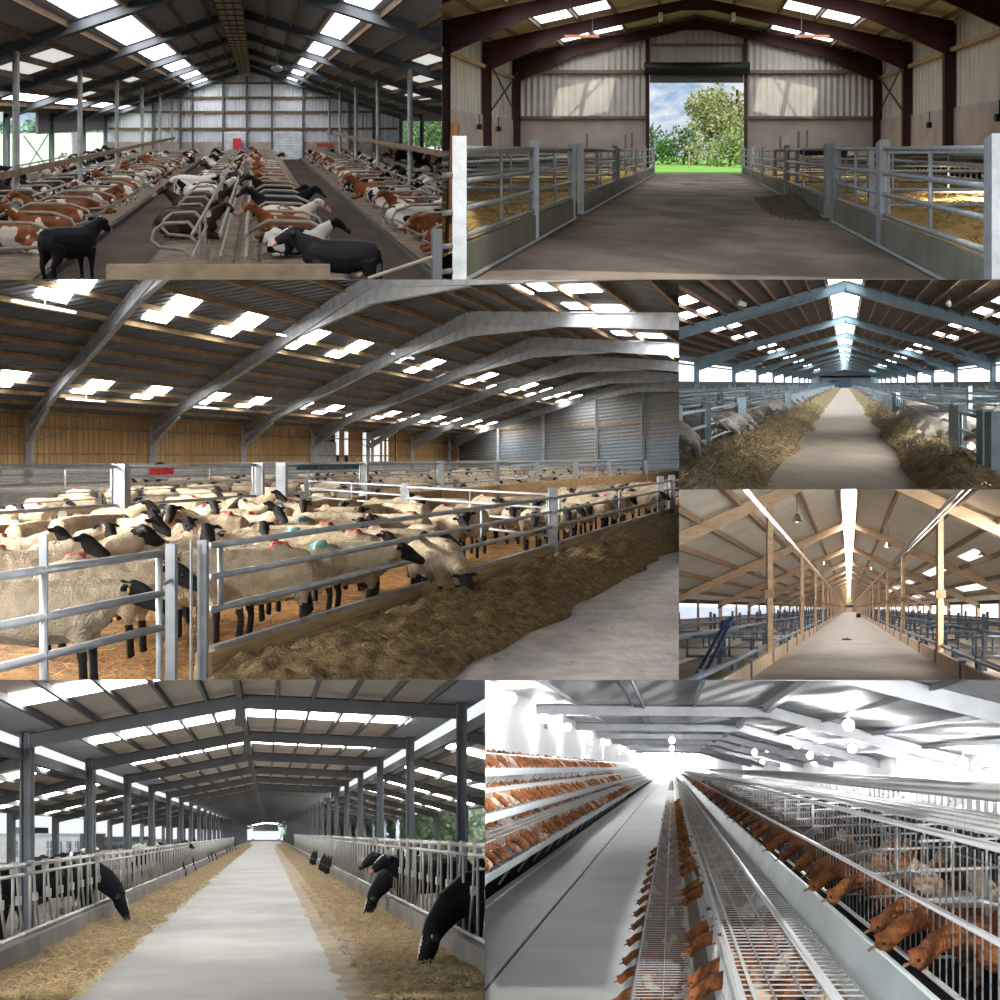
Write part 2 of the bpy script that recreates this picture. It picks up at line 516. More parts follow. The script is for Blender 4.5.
# tags hen: 0 feathers, 1 comb and wattle, 2 beak and legs, 3 pale feathers
def hen_lofts(reach=True):
    L = []
    L.append((0, [(-.16, 0, .27, .015, .03), (-.11, 0, .21, .07, .07), (0, 0, .18, .095, .095), (.09, 0, .19, .08, .08), (.14, 0, .21, .05, .06)]))
    L.append((0, [(-.1, 0, .24, .05, .05), (-.2, 0, .32, .03, .06), (-.25, 0, .36, .012, .05)]))
    if reach:
        L.append((0, [(.1, 0, .22, .06, .065), (.2, 0, .255, .045, .05), (.3, 0, .215, .036, .04), (.37, 0, .15, .034, .036), (.39, 0, .12, .026, .028)]))
        hx, hz = .385, .135
    else:
        L.append((0, [(.1, 0, .23, .055, .06), (.16, 0, .31, .036, .04), (.19, 0, .37, .032, .036)]))
        hx, hz = .2, .385
    L.append((1, [(hx - .02, 0, hz + .038, .006, .010), (hx + .005, 0, hz + .046, .007, .014), (hx + .03, 0, hz + .034, .006, .009)]))
    L.append((2, [(hx + .035, 0, hz - .005, .010, .010), (hx + .06, 0, hz - .025, .006, .006)]))
    for sy in (1, -1):
        L.append((2, [(.01, sy * .045, .12, .018, .018), (.015, sy * .045, .02, .011, .011), (.04, sy * .045, .01, .012, .012)]))
    return L

M_face = mat('dark_face_wool', (0.016, 0.015, 0.016), rough=0.85, var=0.4, vscale=14, bump=0.3, bscale=60)
M_greyface = mat('pale_face_wool', (0.33, 0.31, 0.31), rough=0.85, var=0.3, vscale=8)
M_red = mat('raddle_red', (0.62, 0.10, 0.08), rough=0.9, var=0.3, vscale=20)
M_blue = mat('raddle_blue', (0.20, 0.46, 0.45), rough=0.9, var=0.3, vscale=20)
M_muzzle = mat('muzzle_pink', (0.45, 0.27, 0.23), rough=0.5, var=0.3, vscale=6)
M_muzzle_dark = mat('muzzle_dark', (0.03, 0.028, 0.03), rough=0.4, var=0.2)
M_hoof = mat('hoof', (0.05, 0.04, 0.035), rough=0.6)
M_sock = mat('white_hair', (0.66, 0.61, 0.56), rough=0.8, var=0.12, vscale=6)
M_eye = mat('eye_black', (0.006, 0.005, 0.005), rough=0.15, spec=0.6)
M_tagy = mat('ear_tag_yellow', (0.75, 0.62, 0.12), rough=0.5)
M_comb = mat('comb_red', (0.30, 0.06, 0.035), rough=0.6, var=0.25, vscale=12)
M_beak = mat('beak', (0.30, 0.18, 0.08), rough=0.6)
def fleece_mat(name, c, dirt):
    return mat(name, c, rough=0.95, var=0.22, vscale=9, bump=0.9, bscale=45, col2=dirt, c2=(0.48, 0.75), c2scale=4, rnd=True)
M_fleece = fleece_mat('cream_fleece', (0.54, 0.44, 0.315), (0.35, 0.26, 0.16))
M_fleece_grey = fleece_mat('grey_fleece', (0.56, 0.52, 0.48), (0.36, 0.31, 0.26))
COATS = {
    'black and white': mat('coat_black_white', (0.015, 0.015, 0.017), rough=0.6, var=0.3, col2=(0.68, 0.64, 0.60), c2=(0.52, 0.535), c2scale=1.5, rnd=True, spec=.08),
    'white and black': mat('coat_white_black', (0.015, 0.015, 0.017), rough=0.6, var=0.3, col2=(0.68, 0.64, 0.60), c2=(0.42, 0.435), c2scale=1.6, rnd=True, spec=.08),
    'black': mat('coat_black', (0.012, 0.012, 0.015), rough=0.55, var=0.3, rnd=True, spec=.08, col2=(0.62, 0.60, 0.58), c2=(0.72, 0.73), c2scale=1.6),
    'red-brown': mat('coat_red', (0.20, 0.068, 0.026), rough=0.6, var=0.3, vscale=3, rnd=True, spec=.08, col2=(0.66, 0.58, 0.5), c2=(0.63, 0.645), c2scale=1.5),
    'brown and white': mat('coat_brown_white', (0.24, 0.088, 0.036), rough=0.6, var=0.3, vscale=3, rnd=True, spec=.08, col2=(0.68, 0.61, 0.53), c2=(0.50, 0.515), c2scale=1.5),
    'dark brown': mat('coat_dark_brown', (0.050, 0.027, 0.019), rough=0.6, var=0.4, vscale=3, rnd=True, spec=.08, col2=(0.6, 0.53, 0.45), c2=(0.66, 0.675), c2scale=1.5),
}
HENS = {
    'brown': mat('hen_brown', (0.29, 0.105, 0.035), rough=0.7, var=0.5, vscale=16, rnd=True, bump=0.5, bscale=60, col2=(0.12, 0.04, 0.018), c2=(0.5, 0.7), c2scale=7),
    'pale': mat('hen_pale', (0.62, 0.50, 0.38), rough=0.7, var=0.35, vscale=16, rnd=True, bump=0.5, bscale=60, col2=(0.28, 0.14, 0.07), c2=(0.5, 0.65), c2scale=6),
}

def variant(me, mats):
    m = me.copy()
    for x in mats: m.materials.append(x)
    return m

COWM = {}
for pose in ('standing', 'grazing', 'lying'):
    raw = body_mesh('cow', cow_lofts(pose), 0.032)
    for cn, cm in COATS.items():
        dark = cn in ('black', 'black and white', 'white and black')
        COWM[pose, cn] = variant(raw, [cm, M_muzzle if not dark else M_muzzle_dark, M_hoof, M_sock if cn != 'black' else COATS['black'], cm if cn in ('black', 'dark brown', 'red-brown') else M_sock])
    COWM[pose, 'blazed black'] = variant(raw, [COATS['black'], M_muzzle_dark, M_hoof, M_sock, COATS['black']])
    COWM[pose, 'pink nosed'] = variant(raw, [COATS['black'], M_muzzle, M_hoof, M_sock, COATS['black']])
SHEEPM = {}
for pose in ('up', 'level', 'down'):
    for tn, ta in (('s', 0.0), ('l', 0.9), ('r', -0.9)):
        for mk in (0, 2, 3):
            if pose == 'down' and (tn != 's' or mk): continue
            SHEEPM[pose, tn, mk] = variant(body_mesh('sheep', sheep_lofts(pose, ta, mark=mk), 0.024, fleece=0.014), [M_fleece, M_face, M_red, M_blue])
PALE = {}
for pose in ('level', 'down', 'up'):
    PALE[pose] = variant(body_mesh('sheep', sheep_lofts(pose, 0.0), 0.034, fleece=0.012), [M_fleece_grey, M_greyface, M_red, M_blue])
HENM = {}
for pose in (True, False):
    raw = body_mesh('hen', hen_lofts(pose), 0.011, smooth_it=1)
    for cn in HENS:
        HENM[pose, cn] = variant(raw, [HENS[cn], M_comb, M_beak, HENS['pale']])

def ball_mesh(name, r, m, sx=1.0):
    bm = bmesh.new(); bmesh.ops.create_uvsphere(bm, u_segments=10, v_segments=8, radius=r)
    me = bpy.data.meshes.new(name); bm.to_mesh(me); bm.free()
    for p in me.polygons: p.use_smooth = True
    me.materials.append(m); return me
EYE_COW, EYE_SHEEP, EYE_HEN = ball_mesh('eye', .022, M_eye), ball_mesh('eye', .014, M_eye), ball_mesh('eye', .006, M_eye)
def tag_mesh():
    bm = bmesh.new(); bmesh.ops.create_cube(bm, size=1)
    bmesh.ops.scale(bm, vec=(.012, .03, .04), verts=bm.verts[:]); bmesh.ops.bevel(bm, geom=bm.edges[:], offset=.004, segments=1, affect='EDGES')
    me = bpy.data.meshes.new('ear_tag'); bm.to_mesh(me); bm.free(); me.materials.append(M_tagy); return me
TAG = tag_mesh()
COWEYE = {'standing': (1.23, .12, 1.45), 'grazing': (1.345, .12, .46), 'lying': (1.18, .105, 1.02)}
COWEAR = {'standing': (1.09, .22, 1.49), 'grazing': (1.30, .24, .56), 'lying': (1.03, .22, 1.06)}
SHEEPEYE = {'up': (.79, .075, .92), 'level': (.83, .075, .735), 'down': (.86, .075, .36)}

def clip_obj(me, M, H):
    """mesh cut at the hall's partitions: None when nothing is left, the same mesh when nothing needs cutting"""
    A = np.array([(M @ Vector(c)) for c in ((v.co) for v in me.vertices)])
    cut = []
    for n in H.planes:
        dd = A @ np.array(n)
        if dd.min() > -1e-6: return None
        if dd.max() > 1e-6: cut.append(n)
    if not cut: return me
    m2 = me.copy()
    bm = bmesh.new(); bm.from_mesh(m2)
    Mi = M.inverted()
    for n in cut:
        bmesh.ops.bisect_plane(bm, geom=bm.verts[:] + bm.edges[:] + bm.faces[:], dist=1e-6, plane_co=Mi @ Vector((0, 0, 0)), plane_no=(M.to_3x3().transposed() @ n), clear_outer=True)
    ok = len(bm.faces) > 0
    bm.to_mesh(m2); bm.free()
    return m2 if ok else None

def animal(H, p, ang, me, name, label, cat, group=None, scale=1.0, extras=(), roll=0.0):
    """ang: heading in degrees on the hall's floor, 0 = towards the viewer's right, 90 = away, 270 = towards the viewer"""
    M = Matrix.Translation(H.W(p)) @ H.rot.to_4x4() @ Matrix.Rotation(math.radians(ang), 4, 'Z') @ Matrix.Rotation(roll, 4, 'X') @ Matrix.Scale(scale, 4)
    m2 = clip_obj(me, M, H)
    if m2 is None: return None
    o = bpy.data.objects.new(name, m2)
    COL.objects.link(o)
    o.matrix_world = M
    props(o, label, cat, group)
    for nm, em, co in extras:
        if any((M @ Vector(co)).dot(n) > 0 for n in H.planes): continue
        e = bpy.data.objects.new(nm, em)
        COL.objects.link(e)
        e.parent = o
        e.location = co
    return o

def flock(H, items, name, label, group=None):
    """what nobody could count one by one: many small animals as one object; items = (point, heading, mesh, scale)"""
    bm = bmesh.new()
    mats = None
    for p, ang, me, sca in items:
        M = Matrix.Translation(H.W(p)) @ H.rot.to_4x4() @ Matrix.Rotation(math.radians(ang), 4, 'Z') @ Matrix.Scale(sca, 4)
        t = me.copy(); t.transform(M); bm.from_mesh(t)
        mats = mats or list(me.materials)
        bpy.data.meshes.remove(t)
    for n in H.planes:
        bmesh.ops.bisect_plane(bm, geom=bm.verts[:] + bm.edges[:] + bm.faces[:], dist=1e-6, plane_co=(0, 0, 0), plane_no=n, clear_outer=True)
    org = H.W(items[0][0])
    bmesh.ops.translate(bm, vec=-org, verts=bm.verts[:])
    me = bpy.data.meshes.new(name); bm.to_mesh(me); bm.free()
    for m in mats: me.materials.append(m)
    o = bpy.data.objects.new(name, me); COL.objects.link(o); o.location = org
    return props(o, label, name.split('_')[0], group, 'stuff')

def cow(H, p, ang, coat, pose, label, group=None, scale=1.0, detail=True):
    ex = []
    if detail:
        x, y, z = COWEYE[pose]; ex = [('eye', EYE_COW, (x, y, z)), ('eye', EYE_COW, (x, -y, z))]
        x, y, z = COWEAR[pose]; ex.append(('ear_tag', TAG, (x + .03, y, z)))
    return animal(H, p, ang, COWM[pose, coat], 'cow', label, 'cow', group, scale, ex)

def sheep(H, p, ang, pose, label, group=None, turn='s', mark=0, scale=1.0, pale=False, detail=False, tag=False):
    me = PALE[pose] if pale else SHEEPM[pose, turn if pose != 'down' else 's', mark if pose != 'down' else 0]
    ex = []
    if detail and turn == 's':
        x, y, z = SHEEPEYE[pose]; ex = [('eye', EYE_SHEEP, (x, y, z)), ('eye', EYE_SHEEP, (x, -y, z))]
        if tag: ex.append(('ear_tag', TAG, (x - .1, -.15, z + .05)))
    return animal(H, p, ang, me, 'sheep', label, 'sheep', group, scale, ex)

def hen(H, p, ang, coat, reach, label, group, scale=1.0, detail=False):
    ex = []
    if detail:
        x, z = (.385, .15) if reach else (.215, .395)
        ex = [('eye', EYE_HEN, (x, .03, z)), ('eye', EYE_HEN, (x, -.03, z))]
    return animal(H, p, ang, HENM[reach, coat], 'hen', label, 'hen', group, scale, ex)

# ------------------------------------------------------------------ shared surfaces
G_galv = mat('galvanised_steel', (0.42, 0.45, 0.48), rough=0.45, metal=0.35, var=0.2, vscale=6)
G_dull = mat('dull_steel', (0.30, 0.31, 0.32), rough=0.5, metal=0.3, var=0.2, vscale=3)
G_timber = mat('sawn_timber', (0.42, 0.29, 0.17), rough=0.8, var=0.3, vscale=3, stretch=(1, .3, 6))
G_board = mat('grey_partition_board', (0.12, 0.12, 0.12), rough=0.9, var=0.03)
# ------------------------------------------------------------------ trees, hay, gates, sheets
LEAFM = {}
def leaf_mat(c):
    if c not in LEAFM: LEAFM[c] = mat('leaf_green', c, rough=.8, var=.45, vscale=1.2)
    return LEAFM[c]
M_bark = mat('bark', (0.12, 0.09, 0.06), rough=.9, var=.3)
def tree(H, p, r, h, label, group, col, seed, n=420, leaf=.16, airy=0.0, low=.3):
    rnd = random.Random(seed)
    t = thing('tree', label, 'tree', H, p, group)
    base = H.W(p)
    mb = MB(H)
    mb.tube([base, base + Vector((.1 * r, 0, h * .5)), base + Vector((0, 0, h * .8))], r * .05, 6, True)
    for k in range(7):
        a = rnd.uniform(0, 6.28)
        z0 = h * rnd.uniform(.3, .7)
        mb.tube([base + Vector((0, 0, z0)), base + Vector((math.cos(a) * r * .45, math.sin(a) * r * .45, min(h * .85, z0 + h * .25)))], r * .018, 5, True)
    mb.build('trunk', M_bark, t)
    mb = MB(H)
    lumps = [(Vector((rnd.uniform(-.55, .55) * r, rnd.uniform(-.5, .5) * r, h * rnd.uniform(low, .92))), r * rnd.uniform(.35, .6)) for _ in range(12)]
    for k in range(n):
        c, lr = rnd.choice(lumps)
        v = Vector((rnd.gauss(0, 1), rnd.gauss(0, 1), rnd.gauss(0, 1))).normalized() * lr * (rnd.random() ** (.33 + airy))
        q = base + c + v
        s = r * leaf * rnd.uniform(.6, 1.4)
        e1 = Vector((rnd.gauss(0, 1), rnd.gauss(0, 1), rnd.gauss(0, 1))).normalized()
        e2 = e1.cross(Vector((rnd.gauss(0, 1), rnd.gauss(0, 1), rnd.gauss(0, 1)))).normalized()
        mb.raw([q - e1 * s, q + e2 * s * .6, q + e1 * s, q - e2 * s * .6 + e1.cross(e2) * s * .3], [(0, 1, 2), (0, 2, 3)])
    mb.build('crown', leaf_mat(col), t, fix=False)
    prune(t)
    return t

def straws(H, name, fn, n, m, label, ln=.25, w=.012, seed=1, lift=.03):
    """loose stalks lying over a surface: fn(rnd) -> local point"""
    rnd = random.Random(seed)
    mb = MB(H)
    for _ in range(n):
        p = H.W(fn(rnd))
        a, b = rnd.uniform(0, 6.28), rnd.uniform(-.35, .5)
        e = Vector((math.cos(a) * math.cos(b), math.sin(a) * math.cos(b), math.sin(b))) * ln * rnd.uniform(.4, 1.2) / 2
        s = e.cross(Vector((0, 0, 1))).normalized() * w
        c = p + Vector((0, 0, lift + abs(e.z)))
        mb.raw([c - e - s, c - e + s, c + e + s * .6, c + e - s * .6, c + Vector((0, 0, w)) ], [(0, 1, 4), (1, 2, 4), (2, 3, 4), (3, 0, 4)])
    return single(name, mb, m, label, 'straw', kind='stuff')

def gate(H, x, d0, d1, zs, ups, label, m, r=.03, x2=None, group=None, name='gate', posts=(), zp=None, pw=.1, n=6, cat='gate', mp=None):
    """a pen gate or railing: level rails between (x,d0) and (x2,d1), uprights at fractions ups, square posts at the fractions posts"""
    x2 = x if x2 is None else x2
    L = lambda t: (x + (x2 - x) * t, d0 + (d1 - d0) * t)
    g = thing(name, label, cat, H, (*L(.5), -H.h), group)
    for z in zs:
        MB(H).tube([(*L(0), z), (*L(1), z)], r, n).build('rail', m, g, True)
    for t in ups:
        MB(H).tube([(*L(t), max(zs)), (*L(t), min(zs))], r * .8, n).build('upright', m, g, True)
    for t in posts:
        a = L(t)
        MB(H).bar((*a, -H.h), (*a, zp if zp is not None else max(zs) + .08), pw, pw, (0, 1, 0)).build('post', mp or m, g)
    prune(g)
    return g
# ================================================================== A: cubicle barn of lying cows
A = Hall(256, 120, 3.5, {'r': 442, 'b': 279.5}, k=1.2)
def build_A():
    H, rnd = A, random.Random(11)
    nm = 'cow cubicle barn'
    conc = mat('wet_alley_concrete', (0.075, 0.056, 0.048), rough=0.95, spec=.04, var=0.35, vscale=0.6, stretch=(1, .25, 1), bump=0.25, bscale=8)
    bed = mat('sawdust_bedding', (0.20, 0.155, 0.11), rough=0.95, var=0.35, vscale=2.5, bump=0.5, bscale=14, col2=(0.13, 0.10, 0.075), c2=(0.45, 0.7), c2scale=1.2)
    sheet = mat('grey_roof_sheet', (0.27, 0.27, 0.285), rough=0.85, var=0.08, vscale=.4)
    light = mat('bright_rooflight', (1.0, 1.0, 1.0), emit=7.0)
    dimlight = mat('dim_rooflight', (0.85, 0.85, 0.82), emit=0.75)
    steel = mat('grey_frame_steel', (0.105, 0.115, 0.13), rough=0.6, var=0.12)
    purl = mat('brown_purlin', (0.17, 0.105, 0.06), rough=0.85, var=0.25)
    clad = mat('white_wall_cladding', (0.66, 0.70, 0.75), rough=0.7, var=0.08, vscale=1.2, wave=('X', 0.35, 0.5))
    lowc = mat('stained_concrete_wall', (0.36, 0.31, 0.27), rough=0.9, var=0.3, vscale=.6)
    tube = mat('dull_cubicle_tube', (0.31, 0.27, 0.225), rough=0.6, metal=0.1, var=0.25, vscale=3)
    rail = mat('weathered_rail_timber', (0.22, 0.165, 0.115), rough=0.9, spec=.05, var=0.25)
    ventm = mat('tan_slatted_vent', (0.36, 0.29, 0.17), rough=0.8, var=0.15)
    zl = lambda x: 4.94 + .34 * x
    zr = lambda x: 4.48 - .316 * x
    struct('floor', MB(H).box(-13.2, 12.8, 15, 88, -3.75, -3.5), conc, 'dark wet concrete alley floor of the cow cubicle barn', 'floor')
    for nme, x0, x1, l in (('bedding', -9.8, -4.5, 'pale sawdust bed under the timber rail of the cow cubicle barn'), ('bedding', -2.5, 1.95, 'pale sawdust beds along the middle of the cow cubicle barn'), ('bedding', 3.75, 9.5, 'pale sawdust bed beside the steel posts opposite the timber rail')):
        mb = MB(H)
        n = 40
        mb.grid(14, 90, lambda a, b: (x0 + .1 + (x1 - x0 - .2) * a, 20 + 66 * b, -3.27 + .05 * noise.noise(Vector((a * 12, b * 70, x0)))))
        o = single(nme, mb, bed, l, 'bedding', kind='stuff', smooth=True)
        struct('kerb', MB(H).box(x0, x1, 19, 86.5, -3.5, -3.31), mat('dark_kerb', (0.07, 0.06, 0.055), rough=.8), 'dark kerb around ' + l[5:], 'kerb')
    # roof
    roof = MB(H)
    roof.slab((-13.3, 13, zl(-13.3)), (-.7, 13, 4.7), (-.7, 88, 4.7), (-13.3, 88, zl(-13.3)), .12)
    roof.slab((-.7, 13, 4.7), (12.9, 13, zr(12.9)), (12.9, 88, zr(12.9)), (-.7, 88, 4.7), .12)
    ceil = struct('ceiling', roof, sheet, 'grey sheeted pitched roof of the cow cubicle barn seen from inside', 'ceiling')
    for x in [-12.6, -11.9, -10.4, -9.2, -8.0, -6.8, -5.7, -3.9, -2.9, -1.9]:
        MB(H).bar((x, 13, zl(x) - .12), (x, 87.5, zl(x) - .12), .1, .22).build('purlin', purl, ceil)
    for x in [.4, 1.4, 2.4, 3.8, 4.9, 6.0, 7.2, 8.4, 9.6, 10.8, 12.0]:
        MB(H).bar((x, 13, zr(x) - .12), (x, 87.5, zr(x) - .12), .1, .22).build('purlin', purl, ceil)
    fr = [14.0, 19.0, 30.2, 41.2, 52.1, 63.6, 75.4, 86.3]
    for i in range(len(fr) - 1):
        a, b = fr[i] + .12, fr[i + 1] - .12
        for f, x0, x1, m in ((zl, -5.36, -4.2, light), (zr, 2.69, 3.5, light), (zl, -11.6, -10.75, light)):
            MB(H).slab((x0, a, f(x0) - .03), (x1, a, f(x1) - .03), (x1, b, f(x1) - .03), (x0, b, f(x0) - .03), .02).build('rooflight', m, ceil)
    for f, x0, x1, d0, d1 in ((zr, 6.4, 7.0, 37, 41), (zr, 7.5, 8.2, 46, 50), (zr, 8.5, 9.4, 46.5, 50), (zr, 9.2, 10.2, 58, 62), (zr, 7.7, 8.3, 58, 61), (zl, -7.9, -7.0, 35, 39), (zl, -9.1, -8.2, 35, 40), (zl, -8.9, -8.2, 47, 51), (zl, -7.7, -7.0, 57, 61), (zl, -10.3, -9.6, 55, 60)):
        MB(H).slab((x0, d0, f(x0) - .03), (x1, d0, f(x1) - .03), (x1, d1, f(x1) - .03), (x0, d1, f(x0) - .03), .02).build('rooflight', dimlight, ceil)
    # frames
    for i, d in enumerate(fr):
        fo = thing('portal_frame', 'grey steel portal frame of the cow cubicle barn, %s from front' % nth(i + 1), 'frame', H, (0, d, -3.5), kind='structure')
        MB(H).ibeam((-13.1, d, zl(-13.1) - .27), (-.7, d, 4.7 - .27), .42, .2).build('rafter', steel, fo)
        MB(H).ibeam((12.7, d, zr(12.7) - .27), (-.7, d, 4.7 - .27), .42, .2).build('rafter', steel, fo)
        if i > 1:
            MB(H).tube([(-7.25, d, -3.5), (-7.25, d, zl(-7.25) - .4)], .13, 8).build('post', G_dull, fo)
            MB(H).tube([(6.35, d, -3.5), (6.35, d, zr(6.35) - .4)], .13, 8).build('post', G_dull, fo)
        for s, f in ((-13.0, zl), (12.5, zr)):
            MB(H).ibeam((s, d, -3.5), (s, d, f(s) - .2), .35, .2, up=(1, 0, 0)).build('post', steel, fo)
        prune(fo)
    # ridge vent, boxed in slats
    v = thing('ridge_vent', 'long tan slatted vent hanging under the ridge of the cow cubicle barn', 'vent', H, (-.95, 45, 4.3))
    MB(H).box(-1.45, -.45, 14, 85.5, 4.0, 4.08).build('slat_board', ventm, v)
    dk = mat('vent_batten', (0.07, 0.055, 0.04))
    for k in range(34):
        d = 20 + k * 2.0
        MB(H).box(-1.45, -.45, d, d + .14, 3.96, 4.02).build('batten', dk, v)
    for x in (-1.43, -1.12, -.8, -.47):
        MB(H).box(x - .03, x + .03, 14, 85.5, 3.97, 4.01).build('batten', dk, v)
    single('vent_motor', MB(H).box(-1.2, -.55, 85.6, 86.2, 3.75, 4.2), M_sock, 'small white box at the end of the tan slatted vent', 'box')
    # back gable
    bw = MB(H)
    P = [(-13.2, 87, -1.9), (12.8, 87, -1.9), (12.8, 87, zr(12.8)), (-.7, 87, 4.7), (-13.2, 87, zl(-13.2))]
    bw.raw([H.W(p) for p in P] + [H.W((p[0], p[1] + .2, p[2])) for p in P], [(0, 1, 2, 3, 4), (9, 8, 7, 6, 5)] + [(i, (i + 1) % 5, (i + 1) % 5 + 5, i + 5) for i in range(5)])
    wb = struct('wall_back', bw, clad, 'white sheeted gable wall at the end of the cow cubicle barn', 'wall')
    MB(H).box(-13.2, 12.8, 86.95, 87.2, -3.5, -1.9).build('concrete_base', lowc, wb)
    for u in (153, 181, 193, 223, 247, 272, 303, 349, 373):
        x = (u - 256) * .087
        MB(H).box(x - .09, x + .09, 86.7, 86.98, -3.5, (zl(x) if x < -.7 else zr(x)) - .1).build('wall_post', steel, wb)
    for z in (3.2, 1.95, .7, -.75):
        xa = max(-12.8, (z - 4.94) / .34 + .3); xb = min(12.3, (4.48 - z) / .316 - .3)
        MB(H).box(xa, xb, 86.75, 86.98, z - .09, z + .09).build('sheeting_rail', purl, wb)
    for x0, x1 in ((-2.8, -.9), (1.4, 4.1)):
        MB(H).box(x0, x1, 86.8, 86.9, -3.4, -1.0).build('door_panel', mat('white_door_sheet', (0.62, 0.66, 0.70), rough=.6, wave=('Z', .3, .4)), wb)
    single('red_cabinet', MB(H).box(-2.0, -1.3, 86.2, 86.7, -2.9, -1.6), mat('bright_red_paint', (0.55, 0.02, 0.03), rough=.5), 'small red cabinet standing against the white gable wall', 'cabinet')
    single('red_trough', MB(H).box(5.2, 6.6, 85.6, 86.4, -2.3, -2.0), mat('faded_red_paint', (0.42, 0.05, 0.04), rough=.5), 'small red tank beside the white gable wall', 'tank')
    # side walls: cladding above the openings; unseen near left piece lowered to block sun
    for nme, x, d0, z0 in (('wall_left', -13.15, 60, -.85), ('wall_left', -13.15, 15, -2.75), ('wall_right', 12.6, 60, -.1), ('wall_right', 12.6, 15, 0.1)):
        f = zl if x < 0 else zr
        struct(nme, MB(H).box(x - .08, x + .08, d0, 87 if d0 == 60 else (49 if x < 0 else 60), z0, f(x)), mat('dark_side_cladding', (0.12, 0.12, 0.13), rough=.8), 'dark cladding along the open side of the cow barn, %s half' % ('further' if d0 == 60 else 'nearer') + (' beside the green field' if x < 0 else ' beside the trees'), 'wall')
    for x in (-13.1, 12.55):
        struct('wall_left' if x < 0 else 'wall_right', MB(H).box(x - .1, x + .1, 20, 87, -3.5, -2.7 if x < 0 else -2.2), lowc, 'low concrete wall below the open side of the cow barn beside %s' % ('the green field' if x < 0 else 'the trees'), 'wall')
    # white curtain strip and bracing in the left openings
    single('brace', MB(H).tube([(-13, 56, -.9), (-13, 62.5, -3.0)], .05).tube([(-13, 62.5, -.9), (-13, 56, -3.0)], .05), G_dull, 'thin steel cross brace in the open side of the cow barn', 'brace')
    single('white_panel', MB(H).box(-13.05, -12.95, 70.5, 74, -2.6, -.9), mat('white_door_sheet', (0.9, 0.9, 0.9), rough=.5), 'white panel between two posts of the open side of the cow barn', 'panel')
    # outside: field and trees
    grass = mat('sunlit_field', (0.62, 0.80, 0.50), rough=.95, var=.2, vscale=.2)
    struct('field', MB(H).box(-120, -13.6, 30, 300, -3.9, -3.6), grass, 'pale green field outside the open side of the cow cubicle barn', 'field')
    struct('yard', MB(H).box(13.2, 60, 30, 160, -3.9, -3.6), mat('white_yard', (0.9, 0.9, 0.88), rough=.9), 'bright white yard outside the cow cubicle barn beside the trees', 'yard')
    for k in range(5):
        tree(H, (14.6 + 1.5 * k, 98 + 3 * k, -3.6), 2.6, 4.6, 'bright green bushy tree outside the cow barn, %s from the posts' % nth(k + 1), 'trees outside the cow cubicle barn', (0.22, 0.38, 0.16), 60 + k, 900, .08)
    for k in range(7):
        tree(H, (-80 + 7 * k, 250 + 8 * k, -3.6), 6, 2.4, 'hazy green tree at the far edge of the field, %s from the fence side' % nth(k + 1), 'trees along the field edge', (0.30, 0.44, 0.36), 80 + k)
    # timber rail and right rail
    single('rail', MB(H).bar((-7.1, 18, -1.56), (-7.1, 87, -1.56), .1, .22), rail, 'long weathered timber rail along the posts of the cow cubicle barn', 'rail')
    single('rail', MB(H).bar((6.2, 18, -1.12), (6.2, 82, -1.12), .1, .22), rail, 'long grey-brown rail along the posts in front of the trees', 'rail')
    for x, l in ((-9.75, 'left'), (9.2, 'right')):
        fb = thing('feed_barrier', 'low steel feed barrier along the %s' % ('green field side of the cow barn' if x < 0 else 'tree side of the cow barn'), 'barrier', H, (x, 50, -3.5))
        for z in (-3.0, -2.4):
            MB(H).tube([(x * 1.28, 24, z), (x * 1.28, 86, z)], .05).build('rail', tube, fb)
        for k in range(31):
            MB(H).tube([(x * 1.28, 25 + 2 * k, -3.5), (x * 1.28 + .1, 25 + 2 * k, -2.35)], .03, 5).build('bar', tube, fb)
        prune(fb)
    # cubicle dividers
    rows = [(-1.35, -1, 1.15, 'on the left of the middle beds'), (-.2, 1, 2.0, 'on the right of the middle beds'), (-7.2, 1, 2.4, 'facing the alley from the timber rail'),
            (-7.3, -1, 2.2, 'between the timber rail and the field side'), (6.3, -1, 2.3, 'facing the alley from the grey-brown rail'), (6.4, 1, 2.4, 'between the grey-brown rail and the tree side')]
    for r, (xh, s, ln, ph) in enumerate(rows):
        for k in range(23):
            d = 24 + 2.65 * k + (.3 if r % 2 else 0)
            t = thing('cubicle_divider', 'bent tube cubicle divider %s, %s from front' % (ph, nth(k + 1)), 'divider', H, (xh, d, -3.5), 'cubicle dividers ' + ph)
            z = -3.5
            pts = [(xh, d, z + .75), (xh + s * ln * .25, d, z + 1.05), (xh + s * ln * .75, d, z + 1.02), (xh + s * ln * .95, d, z + .85), (xh + s * ln, d, z + .62), (xh + s * ln * .85, d, z + .45), (xh + s * ln * .35, d, z + .40), (xh + s * ln * .12, d, z + .15)]
            MB(H).tube(pts, .055, 5).build('loop', tube, t, smooth=True)
            MB(H).tube([(xh, d, z), (xh, d, z + 1.1)], .045, 5).build('upright', tube, t)
            prune(t)
    for x in (-1.35, -.75, -.2):
        for z, zz in ((-2.42, 'upper'), (-2.9, 'lower')):
            single('brisket_rail', MB(H).tube([(x, 21, z), (x, 86, z)], .05), tube, '%s long tube rail through the middle cubicles, %s of three' % (zz, {-1.35: 'nearest the near alley', -.75: 'centre', -.2: 'nearest the far alley'}[x]), 'rail')
    single('rail', MB(H).tube([(-7.2, 21, -2.45), (-7.2, 86, -2.45)], .05), tube, 'dull tube rail at the head of the cubicles under the timber rail', 'rail')
    single('rail', MB(H).tube([(6.35, 21, -2.45), (6.35, 86, -2.45)], .05), tube, 'dull tube rail at the head of the cubicles under the grey-brown rail', 'rail')
